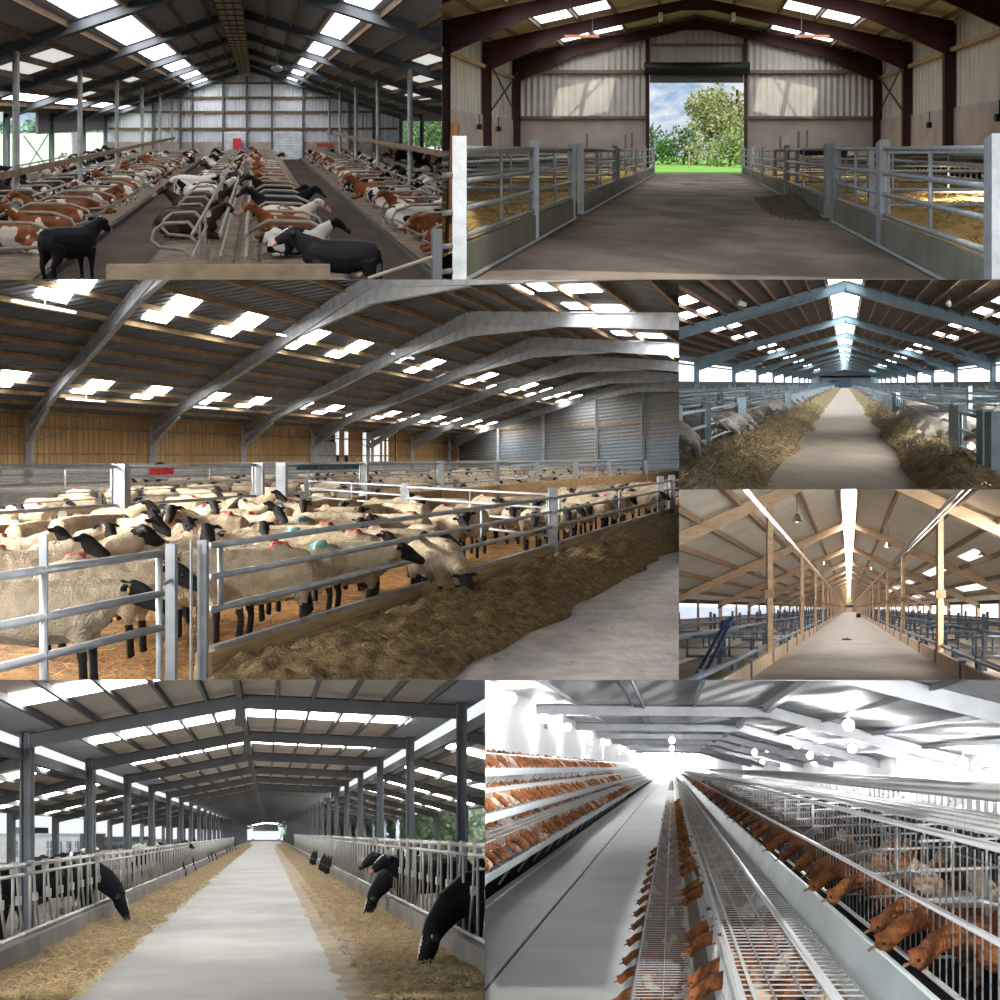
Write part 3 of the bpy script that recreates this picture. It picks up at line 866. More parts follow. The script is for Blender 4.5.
    single('plank', MB(H).box(-2.55, 1.26, 17.0, 17.2, -3.5, -2.47), mat('dark_weathered_plank', (0.15, 0.115, 0.08), rough=.95, var=.3, spec=.05), 'thick weathered plank across the front of the middle cubicles', 'plank')
    gp = thing('gate_post', 'grey steel gate post with a sloping rail beside the cubicles', 'post', H, (3.25, 18.3, -3.5))
    MB(H).box(3.22, 3.46, 18.2, 18.4, -3.5, -2.0).build('post', steel, gp)
    MB(H).tube([(2.05, 18.3, -2.9), (3.25, 18.3, -2.5)], .04).build('rail', tube, gp)
    hl = thing('ceiling_lamp', 'small grey lamp hanging on a cord from the roof of the cow barn', 'lamp', H, (1.2, 58, 3.0))
    MB(H).ball((1.2, 58, 3.0), .42, 10, .5).build('lamp_shade', G_galv, hl, True)
    MB(H).tube([(1.2, 58, 3.1), (1.2, 58, zr(1.2))], .02, 4).build('cord', G_dull, hl)
    # cows lying in the beds
    cw = ['red-brown', 'black and white', 'brown and white', 'dark brown', 'black', 'white and black']
    def row(x, ang, ph, d0, step, wts, n, pz=-3.25, pose='lying', jit=.3, skip=()):
        for k in range(n):
            d = d0 + step * k
            c = rnd.choices(cw, wts)[0]
            a = ang + rnd.uniform(-14, 14)
            if rnd.random() < .35: a += 180
            if k in skip: continue
            cow(H, (x + rnd.uniform(-jit, jit) * .6, d + rnd.uniform(-.5, .5), pz), a, c, pose, '%s cow %s %s, %s from front' % (c, pose, ph, nth(k + 1)), 'cows ' + pose + ' ' + ph, 1.0 + rnd.uniform(-.06, .1), d < 42)
    row(-5.85, 182, 'in the alley row by the timber rail', 24.6, 2.65, (5, 2, 4, 3, 1, 1), 22, jit=.5)
    row(-8.5, 5, 'in the field side row', 26, 2.65, (2, 4, 2, 2, 3, 1), 21, jit=.5)
    row(-1.95, 2, 'in the left row of the middle beds', 27.3, 2.65, (3, 3, 3, 3, 1, 2), 21)
    row(.85, 178, 'in the right row of the middle beds', 24.3, 2.65, (4, 3, 3, 2, 2, 1), 22)
    row(4.95, 2, 'in the alley row by the grey-brown rail', 24.5, 2.65, (5, 2, 5, 1, 1, 1), 22, jit=.5)
    row(7.7, 178, 'in the tree side row', 30, 2.65, (2, 4, 3, 2, 2, 2), 20, jit=.5)
    row(-11.3, 150, 'at the field side barrier', 38, 4.6, (0, 5, 1, 0, 3, 3), 10, pz=-3.5, pose='standing', jit=1.2)
    row(11.0, 30, 'at the tree side barrier', 44, 5.2, (1, 3, 1, 2, 4, 1), 8, pz=-3.5, pose='standing', jit=1.0)
    cow(H, (-3.9, 21.2, -3.5), 60, 'pink nosed', 'standing', 'black cow with a white patch standing in the near alley beside the kerb', None, 1.05)
    cow(H, (1.63, 19.4, -3.5), 181, 'pink nosed', 'standing', 'large black cow with a white face standing behind the thick weathered plank')
    cow(H, (-2.55, 41.5, -3.5), 10, 'white and black', 'standing', 'white cow with black patches standing in the near alley at the middle beds')
    cow(H, (-4.7, 72, -3.5), 85, 'black and white', 'standing', 'black and white cow walking away up the near alley towards the gable')
# ================================================================== B: open-ended barn with straw pens and a view of the sky
B = Hall(697, 150, 1.6, {'l': 442, 'b': 279.5})
def build_B():
    H = B
    conc = mat('brown_dirty_concrete', (0.34, 0.27, 0.215), rough=.8, var=.45, vscale=.6, stretch=(1, .4, 1), bump=.7, bscale=5, col2=(0.19, 0.15, 0.12), c2=(.5, .72), c2scale=.8)
    maroon = mat('maroon_frame_paint', (0.052, 0.016, 0.018), rough=.5, var=.15)
    roofm = mat('tan_fibre_roof_sheet', (0.44, 0.38, 0.27), rough=.9, var=.12, vscale=.5, wave=('Y', .3, .25))
    clad = mat('off_white_box_cladding', (0.60, 0.56, 0.50), rough=.65, var=.1, vscale=.8, wave=('X', .42, .8))
    clads = mat('off_white_side_cladding', (0.56, 0.53, 0.47), rough=.65, var=.1, vscale=.8, wave=('Y', .8, .8))
    panel = mat('pinkish_concrete_panel', (0.42, 0.355, 0.325), rough=.85, var=.15, vscale=.7)
    purl = mat('grey_brown_purlin', (0.20, 0.14, 0.10), rough=.7)
    light = mat('grp_rooflight', (0.93, 0.97, 1.0), emit=4.0)
    straw = mat('golden_straw_bed', (0.74, 0.50, 0.19), rough=.95, var=.4, vscale=5, bump=.9, bscale=14, col2=(0.42, 0.28, 0.11), c2=(.5, .7), c2scale=1.5)
    dark = mat('black_shutter_box', (0.012, 0.016, 0.018), rough=.5)
    kerbm = mat('green_grey_concrete_panel', (0.27, 0.265, 0.21), rough=.85, var=.25, vscale=1.0)
    DB = 68.0
    zr = lambda x: 9.15 - .222 * abs(x)
    struct('floor', MB(H).box(-12.6, 12.4, 4, DB, -1.9, -1.6), conc, 'dirty brown concrete passage of the open-ended barn', 'floor')
    # roof in strips, so that the rooflight slots are real openings
    C0, C1 = 62.4, 64.9          # clear sheet in the last bay
    roof = MB(H)
    lights = [(4.9, 6.7), (7.0, 8.85)]
    bays = [(50.2, 56.8), (59.4, 66.4), (40.5, 47)]
    for s in (-1, 1):
        cuts = [0, 4.9, 6.7, 7.0, 8.85, 12.6]
        for a, b in zip(cuts[:-1], cuts[1:]):
            P = lambda x, d: (s * x, d, zr(x))
            segs = [(2.3, 68.2)] if (a, b) not in lights else [(2.3, 40.5), (47, 50.2), (56.8, 59.4), (66.4, 68.2)]
            for d0, d1 in segs:
                roof.slab(P(a, d0), P(b, d0), P(b, d1), P(a, d1), .08)
    ceil = struct('ceiling', roof, roofm, 'tan sheeted pitched roof of the open-ended barn', 'ceiling')
    glass = mat('clear_rooflight', (0.9, 0.95, 1.0), rough=.1, alpha=.12)
    for s in (-1, 1):
        for a, b in lights:
            for d0, d1 in bays:
                sg = [(d0, d1, light)] if d0 != 59.4 else [(59.4, C0, light), (C1, 66.4, light), (C0, C1, glass)]
                for e0, e1, m in sg:
                    P = lambda x, d: (s * x, d, zr(x))
                    MB(H).slab(P(a, e0), P(b, e0), P(b, e1), P(a, e1), .03).build('rooflight', m, ceil)
        for x in (2.2, 4.75, 6.85, 9.0, 10.6, 12.0):
            MB(H).bar((s * x, 3.3, zr(x) - .1), (s * x, 68, zr(x) - .1), .12, .2).build('purlin', purl, ceil)
    # frames with tapered haunches
    for i, d in enumerate([19.3, 29.0, 38.7, 48.4, 58.1, 67.6]):
        f = thing('portal_frame', 'maroon steel portal frame of the open-ended barn, %s from front' % nth(i + 1), 'frame', H, (0, d, -1.6), kind='structure')
        for s in (-1, 1):
            zk = zr(12.2)
            P = [(s * 12.45, d, zk - .2), (s * 11.9, d, zk - 1.75), (s * 8.2, d, zr(8.2) - .95), (s * .9, d, zr(.9) - .85), (0, d, zr(0) - 1.05), (0, d, zr(0) - .25)]
            mb = MB(H)
            V = [H.W((p[0], d - .11, p[2])) for p in P] + [H.W((p[0], d + .11, p[2])) for p in P]
            n = len(P)
            mb.raw(V, [tuple(range(n)), tuple(range(2 * n - 1, n - 1, -1))] + [(k, (k + 1) % n, n + (k + 1) % n, n + k) for k in range(n)])
            mb.build('rafter', maroon, f)
            MB(H).ibeam((s * 12.2, d, -1.6), (s * 12.2, d, zk - .4), .55, .26, up=(1, 0, 0)).build('column', maroon, f)
        prune(f)
    # braces
    for s in (-1, 1):
        b = thing('brace', 'maroon cross brace in the last bay of the side wall beside the %s pens' % ('narrow straw' if s < 0 else 'wide straw'), 'brace', H, (s * 12, 63, 2))
        MB(H).bar((s * 12.1, 58.3, 5.2), (s * 12.1, 67.3, 2.2), .07, .1).build('rod', maroon, b)
        MB(H).bar((s * 12.05, 58.3, 2.2), (s * 12.05, 67.3, 5.2), .07, .1).build('rod', maroon, b)
        MB(H).bar((s * 11.9, 58.2, 6.3), (s * 4, 67.3, 7.9), .1, .1).build('rod', maroon, b)
    # back wall with the doorway
    bw = MB(H)
    for x0, x1 in ((-12.5, -3.25), (3.2, 12.5)):
        a, c = (x0, x1)
        zs = [zr(a), zr(c)]
        P = [(a, DB, 2.2), (c, DB, 2.2), (c, DB, zs[1]), (a, DB, zs[0])]
        bw.hexa([P[0], P[1], (P[1][0], DB + .2, P[1][2]), (P[0][0], DB + .2, P[0][2]), P[3], P[2], (P[2][0], DB + .2, P[2][2]), (P[3][0], DB + .2, P[3][2])])
    P = [(-3.25, DB, 5.7), (3.2, DB, 5.7), (3.2, DB, zr(3.2)), (0, DB, zr(0)), (-3.25, DB, zr(3.25))]
    bw.raw([H.W(p) for p in P] + [H.W((p[0], DB + .2, p[2])) for p in P], [(0, 1, 2, 3, 4), (9, 8, 7, 6, 5)] + [(i, (i + 1) % 5, (i + 1) % 5 + 5, i + 5) for i in range(5)])
    wb = struct('wall_back', bw, clad, 'off-white box-profile gable wall around the open doorway', 'wall')
    for x0, x1 in ((-12.5, -3.25), (3.2, 12.5)):
        MB(H).box(x0, x1, DB - .05, DB + .2, -1.6, 2.2).build('concrete_base', panel, wb)
        MB(H).box(x0, x1, DB - .3, DB - .03, 2.12, 2.3).build('sheeting_rail', purl, wb)
        MB(H).box(x0, x1, DB - .3, DB - .03, 5.2, 5.42).build('sheeting_rail', purl, wb)
    MB(H).box(-3.25, 3.2, DB - .2, DB - .02, 7.05, 7.22).build('sheeting_rail', purl, wb)
    for x in (-3.35, 3.3):
        MB(H).box(x - .12, x + .12, DB - .35, DB, -1.6, zr(3.3) - .6).build('door_post', maroon, wb)
    dr = thing('roller_door', 'roller shutter door wound up in its black box over the doorway', 'door', H, (0, DB - .4, 4.7), kind='structure')
    MB(H).tube([(-3.55, DB - .75, 5.5), (3.5, DB - .75, 5.5)], .38, 12).build('shutter_box', dark, dr, True)
    MB(H).box(-3.2, 3.15, DB - .3, DB - .2, 4.55, 5.2).build('curtain', mat('dark_grey_shutter', (0.16, 0.15, 0.14), rough=.5, wave=('Z', .12, .6)), dr)
    MB(H).tube([(-3.75, DB - .75, 5.45), (-2.95, DB - .9, 5.45)], .12, 8).build('motor', G_dull, dr, True)
    # side walls
    for s, nmw in ((-1, 'wall_left'), (1, 'wall_right')):
        l = 'narrow straw pens' if s < 0 else 'wide straw pens'
        wl = struct(nmw, MB(H).box(*sorted((s * 12.5, s * 12.62)), 3.3, DB, 2.0, zr(12.6)), clads, 'off-white side wall cladding of the open-ended barn beside the ' + l, 'wall')
        if wl:
            for k in range(12):
                MB(H).box(*sorted((s * 12.42, s * 12.62)), 9.7 + 4.85 * k, 9.7 + 4.85 * k + 4.8, -1.6, 2.05).build('concrete_panel', panel, wl)
            MB(H).box(*sorted((s * 12.25, s * 12.45)), 3.3, DB - .5, 4.75, 4.95).build('sheeting_rail', G_timber, wl)
    # straw
    for x0, x1, ph in ((-12.3, -3.0, 'narrow'), (3.2, 12.2, 'wide')):
        mb = MB(H).grid(40, 120, lambda a, b: (x0 + (x1 - x0) * a, 8 + 59 * b, -1.25 + .16 * noise.noise(Vector((a * 9, b * 40, 3))) + .05 * noise.noise(Vector((a * 40, b * 160, 3)))))
        single('straw_bed', mb, straw, 'deep golden straw bedding in the %s pens of the open-ended barn' % ph, 'straw', kind='stuff', smooth=True)
        straws(H, 'straw', lambda r: (r.uniform(x0, x1), 10 + 50 * r.random() ** 1.6, -1.2), 2600, mat('loose_straw', (0.66, 0.47, 0.2), rough=.9, var=.4, vscale=3), 'loose straw stalks lying over the bedding of the %s pens' % ph, .35, .012, 5 if x0 < 0 else 6, .05)
    # pen fronts: posts, rails, concrete kerb panels
    for sx, ds, ph in ((-2.87, [12.1, 17.6, 22.9, 24.6, 35.0, 46, 55, 66], 'narrow straw pens'), (3.05, [10.2, 16.4, 22.0, 23.2, 34.0, 46, 55, 66], 'wide straw pens')):
        for i, (a, b) in enumerate(zip(ds[:-1], ds[1:])):
            if b - a < 2: continue
            gate(H, sx, a + .12, b - .12, [.02, -.38, -.72, -1.06], [.03, .5, .97] if i else [.03, .46, .97], 'galvanised pen gate beside the passage at the %s, %s from front' % (ph, nth(i + 1)), G_galv, .035, group='gates of the ' + ph)
            single('kerb_panel', MB(H).box(sx - .05, sx + .05, a + .1, b - .1, -1.6, -1.14), kerbm, 'green-grey concrete kerb panel under the pen gate at the %s, %s from front' % (ph, nth(i + 1)), 'kerb', 'kerb panels of the ' + ph)
            single('floor_rail', MB(H).tube([(sx + (.1 if sx < 0 else -.1), a, -1.56), (sx + (.1 if sx < 0 else -.1), b, -1.56)], .03), G_galv, 'galvanised rail along the floor at the %s, %s from front' % (ph, nth(i + 1)), 'rail')
        for i, d in enumerate(ds):
            single('gate_post', MB(H).bar((sx, d, -1.6), (sx, d, .14), .17, .17, (0, 1, 0)), G_galv, 'square galvanised gate post beside the %s, %s from front' % (ph, nth(i + 1)), 'post', 'gate posts of the ' + ph)
    # cross gates and feed rails in the pens
    k = 0
    for s, ds in ((-1, [20, 26, 33, 42, 52, 62]), (1, [19, 25, 33, 42, 52, 62])):
        for d in ds:
            k += 1
            gate(H, s * 3.3, d, d, [-.05, -.4, -.75, -1.05], [.05, .35, .65, .95], 'grey cross gate between %s straw pens, %s from front' % ('narrow' if s < 0 else 'wide', nth(ds.index(d) + 1)), G_dull if d > 24 else G_galv, .03, s * 11.8, posts=(0, 1), group='cross gates')
        ph = 'narrow' if s < 0 else 'wide'
        for x, zz, nmr in ((6.2, -.35, 'upper'), (6.2, -.7, 'lower'), (8.4, -.2, 'far')):
            single('feed_rail', MB(H).tube([(s * x, 14, zz), (s * x, 64, zz)], .06, 8), G_galv if s < 0 else G_dull, '%s long feed rail across the %s straw pens' % (nmr, ph), 'rail')
        hb = thing('hay_rack', 'long dark slatted hay rack along the middle of the %s straw pens' % ph, 'rack', H, (s * 9.2, 40, -1.3))
        MB(H).box(*sorted((s * 9.1, s * 9.3)), 22, 64, -.45, -.3).build('top_beam', dark, hb)
        for j in range(60):
            MB(H).box(*sorted((s * 9.15, s * 9.25)), 22 + .7 * j, 22.1 + .7 * j, -1.2, -.4).build('slat', dark, hb)
        prune(hb)
    for d in (30, 22):
        single('feed_pipe', MB(H).tube([(3.2, d, -.05), (8.5, d + 12, -.05)], .12, 8), dark, 'dark feed pipe lying over the wide straw pens, %s' % ('further back' if d == 30 else 'nearer the front'), 'pipe')
    tr = thing('feed_trough', 'white plastic feed trough hanging on the rails of the wide straw pens', 'trough', H, (3.3, 20.3, -.6))
    MB(H).grid(8, 4, lambda a, b: (2.95 + .75 * a, 20 + 1.5 * b, -.62 - .28 * math.sin(math.pi * a))).build('trough_bowl', mat('white_plastic', (0.8, 0.8, 0.8), rough=.4), tr, True)
    MB(H).tube([(2.9, 20, -.6), (3.7, 20, -.6)], .03).build('rim', G_galv, tr)
    hb = MB(H).grid(26, 30, lambda a, b: (1.7 + 1.5 * a, 22.5 + 13 * b, -1.62 + .26 * math.sin(math.pi * a * .5 + .0) * math.sin(math.pi * min(1, b * 1.02)) * (1 + .6 * noise.noise(Vector((a * 5, b * 8, 1)))) + .05 * noise.noise(Vector((a * 20, b * 30, 2)))))
    single('hay_heap', hb, mat('dull_brown_hay', (0.17, 0.125, 0.075), rough=.95, var=.5, vscale=5, bump=.9, bscale=16), 'heap of dull brown hay on the passage beside the wide straw pens', 'hay', kind='stuff', smooth=True)
    single('prop_pole', MB(H).tube([(-3.15, 12.6, -1.6), (-3.05, 12.6, .32)], .055, 8), mat('rusty_pole', (0.22, 0.10, 0.055), rough=.8, var=.3), 'rusty pole leaning beside the nearest gate post of the narrow straw pens', 'pole')
    gate(H, -3.25, 11.6, 12.0, [-.3, -.75, -1.15, -1.45], [.1], 'nearest galvanised gate end behind the rusty pole', G_galv, .035, -2.95)
    for x, d, s in ((9.3, 47, -.45), (-9.6, 40, -.5), (5.2, 44, -.6), (10.2, 30, -.2)):
        pass
    for i, (x, z) in enumerate(((-4.3, .9), (-3.9, 1.0), (-6.6, .95), (6.1, 1.1), (6.6, 1.15), (5.0, .8))):
        single('pipe_end', MB(H).tube([(x, 60, -1.3), (x, 60, z)], .07, 6), purl, 'brown upright pipe before the gable wall base, %s from the narrow pens' % nth(i + 1), 'pipe')
    for i, (x, d) in enumerate(((-12.2, 56), (-12.2, 61.5), (12.1, 52), (12.1, 40))):
        dk = thing('drinker', 'small dark drinker box on the side wall beside the %s straw pens, %s' % ('narrow' if x < 0 else 'wide', 'nearer the front' if i in (0, 3) else 'further back'), 'drinker', H, (x, d, 1.2))
        MB(H).box(x - .12, x + .12, d, d + .35, 1.15, 1.45).build('box', dark, dk)
        MB(H).tube([(x, d, 1.4), (x, d, 2.0)], .03).build('pipe', dark, dk)
        prune(dk)
    for i, s in enumerate((-1, 1)):
        hl = thing('hanging_light', 'orange infrared heater hanging under the last maroon frame over the %s straw pens' % ('narrow' if s < 0 else 'wide'), 'heater', H, (s * 6.5, 57.4, 6.3))
        MB(H).box(*sorted((s * 5.6, s * 7.6)), 57.3, 57.5, 6.45, 6.6).build('reflector', mat('orange_heater', (0.5, 0.17, 0.1), rough=.5), hl)
        MB(H).tube([(s * 6, 57.4, 6.6), (s * 6, 57.4, zr(6))], .02, 4).build('hanger', G_dull, hl)
        lb = thing('lamp', 'small white lamp under the rafters over the %s straw pens' % ('narrow' if s < 0 else 'wide'), 'lamp', H, (s * 2.1 - .1, 57.9, 7.4))
        MB(H).tube([(s * 2.1, 57.8, 7.9), (s * 2.1, 57.8, 7.45)], .13, 8).build('lamp_body', M_sock, lb)
        prune(hl); prune(lb)
    # outside
    struct('field', MB(H).box(-60, 80, DB + .3, 260, -1.95, -1.72), mat('bright_meadow', (0.24, 0.46, 0.08), rough=.95, var=.25, vscale=.3), 'bright green meadow outside the doorway of the open-ended barn', 'field')
    spec = [((-5.5, 118, -1.7), 3.0, 5.2, (0.10, 0.24, 0.04), 'dark green bush at the edge of the meadow by the door frame', 700), ((-9, 120, -1.7), 3.4, 6.4, (0.10, 0.24, 0.04), 'taller green bush half hidden by the door frame', 500),
            ((-1.6, 119, -1.7), 3.0, 4.4, (0.16, 0.27, 0.07), 'low green bush between the meadow and the pale trees', 600), ((1.2, 112, -1.7), 3.6, 8.4, (0.36, 0.35, 0.17), 'pale budding tree in the middle of the doorway', 1000),
            ((4.6, 116, -1.7), 4.8, 9.2, (0.38, 0.36, 0.18), 'tall pale budding tree reaching highest beside the door frame', 1200), ((3.4, 104, -1.7), 2.8, 3.9, (0.33, 0.40, 0.16), 'pale green shrub low in front of the budding trees', 800),
            ((6.3, 98, -1.7), 2.4, 4.4, (0.40, 0.40, 0.20), 'sandy green shrub against the door frame at the wide pens', 700)]
    for i, (p, r, h, c, l, n) in enumerate(spec):
        tree(H, p, r, h, l, 'bushes and trees outside the doorway', c, 20 + i, int(n * 2.2), .06, .15 if i > 2 else 0, .1)
    single('fence_post', MB(H).tube([(-.75, 95, -1.7), (-.75, 95, -.1)], .07, 6), G_timber, 'pale wooden fence post standing on the meadow', 'post')

# ================================================================== C: timber-walled sheep shed
C = Hall(835, 458, 1.7, {'t': 279.5, 'r': 679, 'b': 680}, k=1.25)
def build_C():
    H, rnd = C, random.Random(5)
    K = 1.02
    W0 = -53.0
    zroof = lambda x: 12.02 + .17 * x if x < -20.7 else 5.395 - .15 * x
    post = lambda i: 65.8 + 11.93 * i
    def rp(x, d0, dz=0.0):
        """a point of the roof on the cross line that starts at the wall at depth d0"""
        return (x, d0 - K * (x - W0), zroof(x) + dz)
    roofm = mat('dark_corrugated_roof', (0.15, 0.155, 0.17), rough=.9, var=.18, vscale=.5, wave=('Y', .8, 1.0))
    purl = mat('tan_purlin', (0.36, 0.25, 0.14), rough=.85, var=.3, vscale=1)
    steel = mat('galvanised_frame', (0.40, 0.42, 0.45), rough=.5, metal=.3, var=.22, vscale=1.2)
    boards = mat('space_boarding', (0.56, 0.36, 0.17), rough=.85, var=.35, vscale=1.5, stretch=(1, 5, .15))
    slot = mat('dark_gap', (0.10, 0.06, 0.03), rough=.9)
    conc = mat('grey_block_wall', (0.48, 0.47, 0.46), rough=.9, var=.15)
    road = mat('pale_dusty_concrete', (0.60, 0.555, 0.545), rough=.9, var=.16, vscale=3, bump=.4, bscale=9, col2=(0.44, 0.405, 0.395), c2=(.45, .75), c2scale=2.2)
    strawm = mat('trodden_straw', (0.40, 0.205, 0.07), rough=.95, var=.45, vscale=6, bump=.9, bscale=20, col2=(0.16, 0.085, 0.035), c2=(.5, .75), c2scale=2)
    light = mat('white_rooflight', (1, 1, .98), emit=22.0)
    kerbm = mat('pale_timber_kerb', (0.50, 0.36, 0.19), rough=.85, var=.25, vscale=2, stretch=(1, .4, 5))
    silage = mat('brown_silage', (0.21, 0.14, 0.065), rough=.95, var=.55, vscale=9, bump=1.0, bscale=30, col2=(0.31, 0.22, 0.10), c2=(.55, .8), c2scale=9)
    struct('floor', MB(H).box(-4.7, 6, 3, 140, -1.9, -1.7), road, 'pale dusty concrete passage beside the sheep pens', 'floor')
    struct('floor', MB(H).box(-14, -4.7, 3, 240, -1.9, -1.7), strawm, 'straw covered floor of the front pens of the timber-walled sheep shed', 'floor')
    struct('floor', MB(H).box(-70, -14, 10, 240, -1.9, -1.7), mat('dull_litter', (0.22, 0.185, 0.15), rough=.95, var=.3), 'dull litter floor of the far pens along the timber wall', 'floor')
    straws(H, 'straw', lambda r: (lambda d: (-4.9 - 9 * r.random(), d, -1.7))(4 + 22 * r.random() ** 1.5), 5200, mat('orange_straw', (0.52, 0.29, 0.10), rough=.9, var=.5, vscale=4), 'loose orange straw lying between the black-faced sheep', .22, .008, 8, .02)
    # roof: two skewed slopes
    roof = MB(H)
    for xs in ([W0 - 1.5, -20.7], [-20.7, -2]):
        a, b = xs
        roof.slab(rp(a, 53), rp(b, 53), rp(b, 146), rp(a, 146), .15)
    ceil = struct('ceiling', roof, roofm, 'dark corrugated roof of the timber-walled sheep shed seen from inside', 'ceiling')
    for k in range(14):
        x = W0 + .8 + k * 2.42
        MB(H).bar((x, 53 - K * (x - W0), zroof(x) - .15), (x, 146 - K * (x - W0), zroof(x) - .15), .14, .3).build('purlin', purl, ceil)
    for k in range(7):
        x = -18.46 + k * 2.42
        MB(H).bar((x, 53 - K * (x - W0), zroof(x) - .15), (x, 146 - K * (x - W0), zroof(x) - .15), .14, .3).build('purlin', purl, ceil)
    def lightpair(xc, d, hw, wd):
        d0 = d + K * (xc - W0)
        for a, b in ((xc - hw, xc - .1), (xc + .1, xc + hw)):
            sh = -.35 if a < xc - .15 else .35
            MB(H).slab(rp(a, d0 - wd + sh, -.06), rp(b, d0 - wd + sh, -.06), rp(b, d0 + wd + sh, -.06), rp(a, d0 + wd + sh, -.06), .03).build('rooflight', light, ceil)
    for k in range(17):
        lightpair(-30.42, 39.6 + 5.75 * k + (.5 if k % 2 else 0), 1.85, .85)
    for k in range(16):
        lightpair(-44.94, 54.3 + 5.75 * k + (.5 if k % 2 else 0), 1.85, .9)
    for d in (36, 41.3, 46.6, 52, 57, 62, 68, 75):
        lightpair(-11.2, d, 1.7, .85)
    tubew = mat('white_strip_light', (0.95, 0.95, 0.97), emit=1.6)
    for i, (x, d) in enumerate(((-32, 40.5), (-29.5, 54.5), (-28.5, 66), (-46.8, 62.5), (-46.3, 73.5), (-12.6, 40), (-12.6, 51), (-30.5, 34.5))):
        st = thing('strip_light', 'white strip light under the corrugated roof, %s of eight' % nth(i + 1), 'lamp', H, (x, d, zroof(x) - .5), 'strip lights of the timber-walled shed')
        MB(H).bar((x, d - 1.6, zroof(x) - .45), (x, d + 1.6, zroof(x) - .45), .18, .12).build('tube', tubew, st)
        MB(H).bar((x, d, zroof(x) - .42), (x, d, zroof(x) - .1), .05, .05, (0, 1, 0)).build('hanger', G_dull, st)
        prune(st)
    # portal frames
    for i in range(-1, 8):
        d0 = post(i)
        if i == 7: d0 = 139.5 + 2
        f = thing('portal_frame', 'galvanised steel portal frame of the timber-walled sheep shed, %s from front' % nth(i + 2), 'frame', H, (W0, d0, -1.7), kind='structure')
        for xa, xb in ((W0 + .2, -20.7), (-2, -20.7)):
            a, b = rp(xa, d0, -.62), rp(xb, d0, -.55)
            dep = .9
            MB(H).ibeam(a, b, dep, .34, t=.05).build('rafter', steel, f)
            # haunch at the ridge
            q0, q1, q2 = rp(xb + (-7 if xa < xb else 7), d0, -.98), rp(xb, d0, -.92), rp(xb, d0, -1.6)
            V = [H.W((q[0], q[1] + o, q[2])) for o in (-.15, .15) for q in (q0, q1, q2)]
            MB(H).raw(V, [(0, 1, 2), (5, 4, 3), (0, 3, 4, 1), (1, 4, 5, 2), (2, 5, 3, 0)]).build('haunch', steel, f)
        h0, h1 = rp(W0 + .3, d0, -1.7), rp(W0 + 6, d0, -.9)
        MB(H).ibeam(h0, h1, .6, .3, t=.05).build('haunch', steel, f)
        MB(H).bar((W0, d0, -1.7), (W0, d0, zroof(W0) - .2), .5, .4, (0, 1, 0)).build('column', steel, f)
        MB(H).tube([(W0 + .2, d0 - 4.5, 2.4), (W0 + .2, d0 - .3, 1.1)], .06).tube([(W0 + .2, d0 + 4.5, 2.4), (W0 + .2, d0 + .3, 1.1)], .06).build('brace', G_dull, f)
        prune(f)
    # timber side wall, board by board in its pattern
    wl = struct('wall_left', MB(H).box(W0 - .9, W0 - .75, 40, 152, -1.7, zroof(W0)), slot, 'space-boarded timber side wall of the sheep shed', 'wall')
    mb, mb2 = MB(H), MB(H)
    d = 40.0
    while d < 151:
        w = rnd.uniform(.42, .6)
        gap = 104 < d < 110 or 112.5 < d < 122
        if 102 < d < 107.5: d += w; continue
        if not (gap and rnd.random() < .5):
            mb.box(W0 - .6, W0 - .5, d, d + w - .07, -.55, 2.95)
        d += w
    mb.build('boarding', boards, wl)
    for z in (.2, 2.0):
        MB(H).box(W0 - .5, W0 - .35, 40, 150, z, z + .14).build('sheeting_rail', purl, wl)
    MB(H).box(W0 - .6, W0 - .3, 40, 152, -1.7, -.55).build('block_base', conc, wl)
    MB(H).box(W0 - .62, W0 - .5, 102.2, 107.3, -1.6, 1.7).build('metal_door', mat('grey_metal_door', (0.40, 0.43, 0.46), rough=.6, wave=('Y', .8, .5)), wl)
    lit = mat('daylight_between_boards', (0.85, 0.90, 1.0), emit=.9)
    for a, b in ((107.5, 111), (113, 122)):
        MB(H).box(W0 - .74, W0 - .7, a, b, .3 if a < 110 else -.4, 2.9).build('light_slit', lit, wl)
    # end gable across the skew
    D9 = 141.0
    clad = mat('grey_sheet_gable', (0.25, 0.25, 0.255), rough=.7, var=.12, wave=('Z', .5, .5))
    blue = mat('blue_grey_sheet_gable', (0.22, 0.26, 0.30), rough=.7, var=.12, wave=('Z', .5, .5))
    gw = MB(H)
    gp = lambda x, z, o=0.0: (x, D9 - K * (x - W0) + o, z)
    xs = [W0, -44.5, -36, -27.3, -20.7, -14, -5]
    gb = struct('wall_back', MB(H).raw([H.W(gp(x, z, o)) for x, z, o in [(W0, -1.7, .3), (-5, -1.7, .3), (-5, zroof(-5), .3), (-20.7, zroof(-20.7), .3), (W0, zroof(W0), .3), (W0, -1.7, .6), (-5, -1.7, .6), (-5, zroof(-5), .6), (-20.7, zroof(-20.7), .6), (W0, zroof(W0), .6)]],
        [(0, 1, 2, 3, 4), (9, 8, 7, 6, 5), (0, 5, 6, 1), (1, 6, 7, 2), (2, 7, 8, 3), (3, 8, 9, 4), (4, 9, 5, 0)]), clad, 'grey sheeted gable wall at the far end of the sheep shed', 'wall')
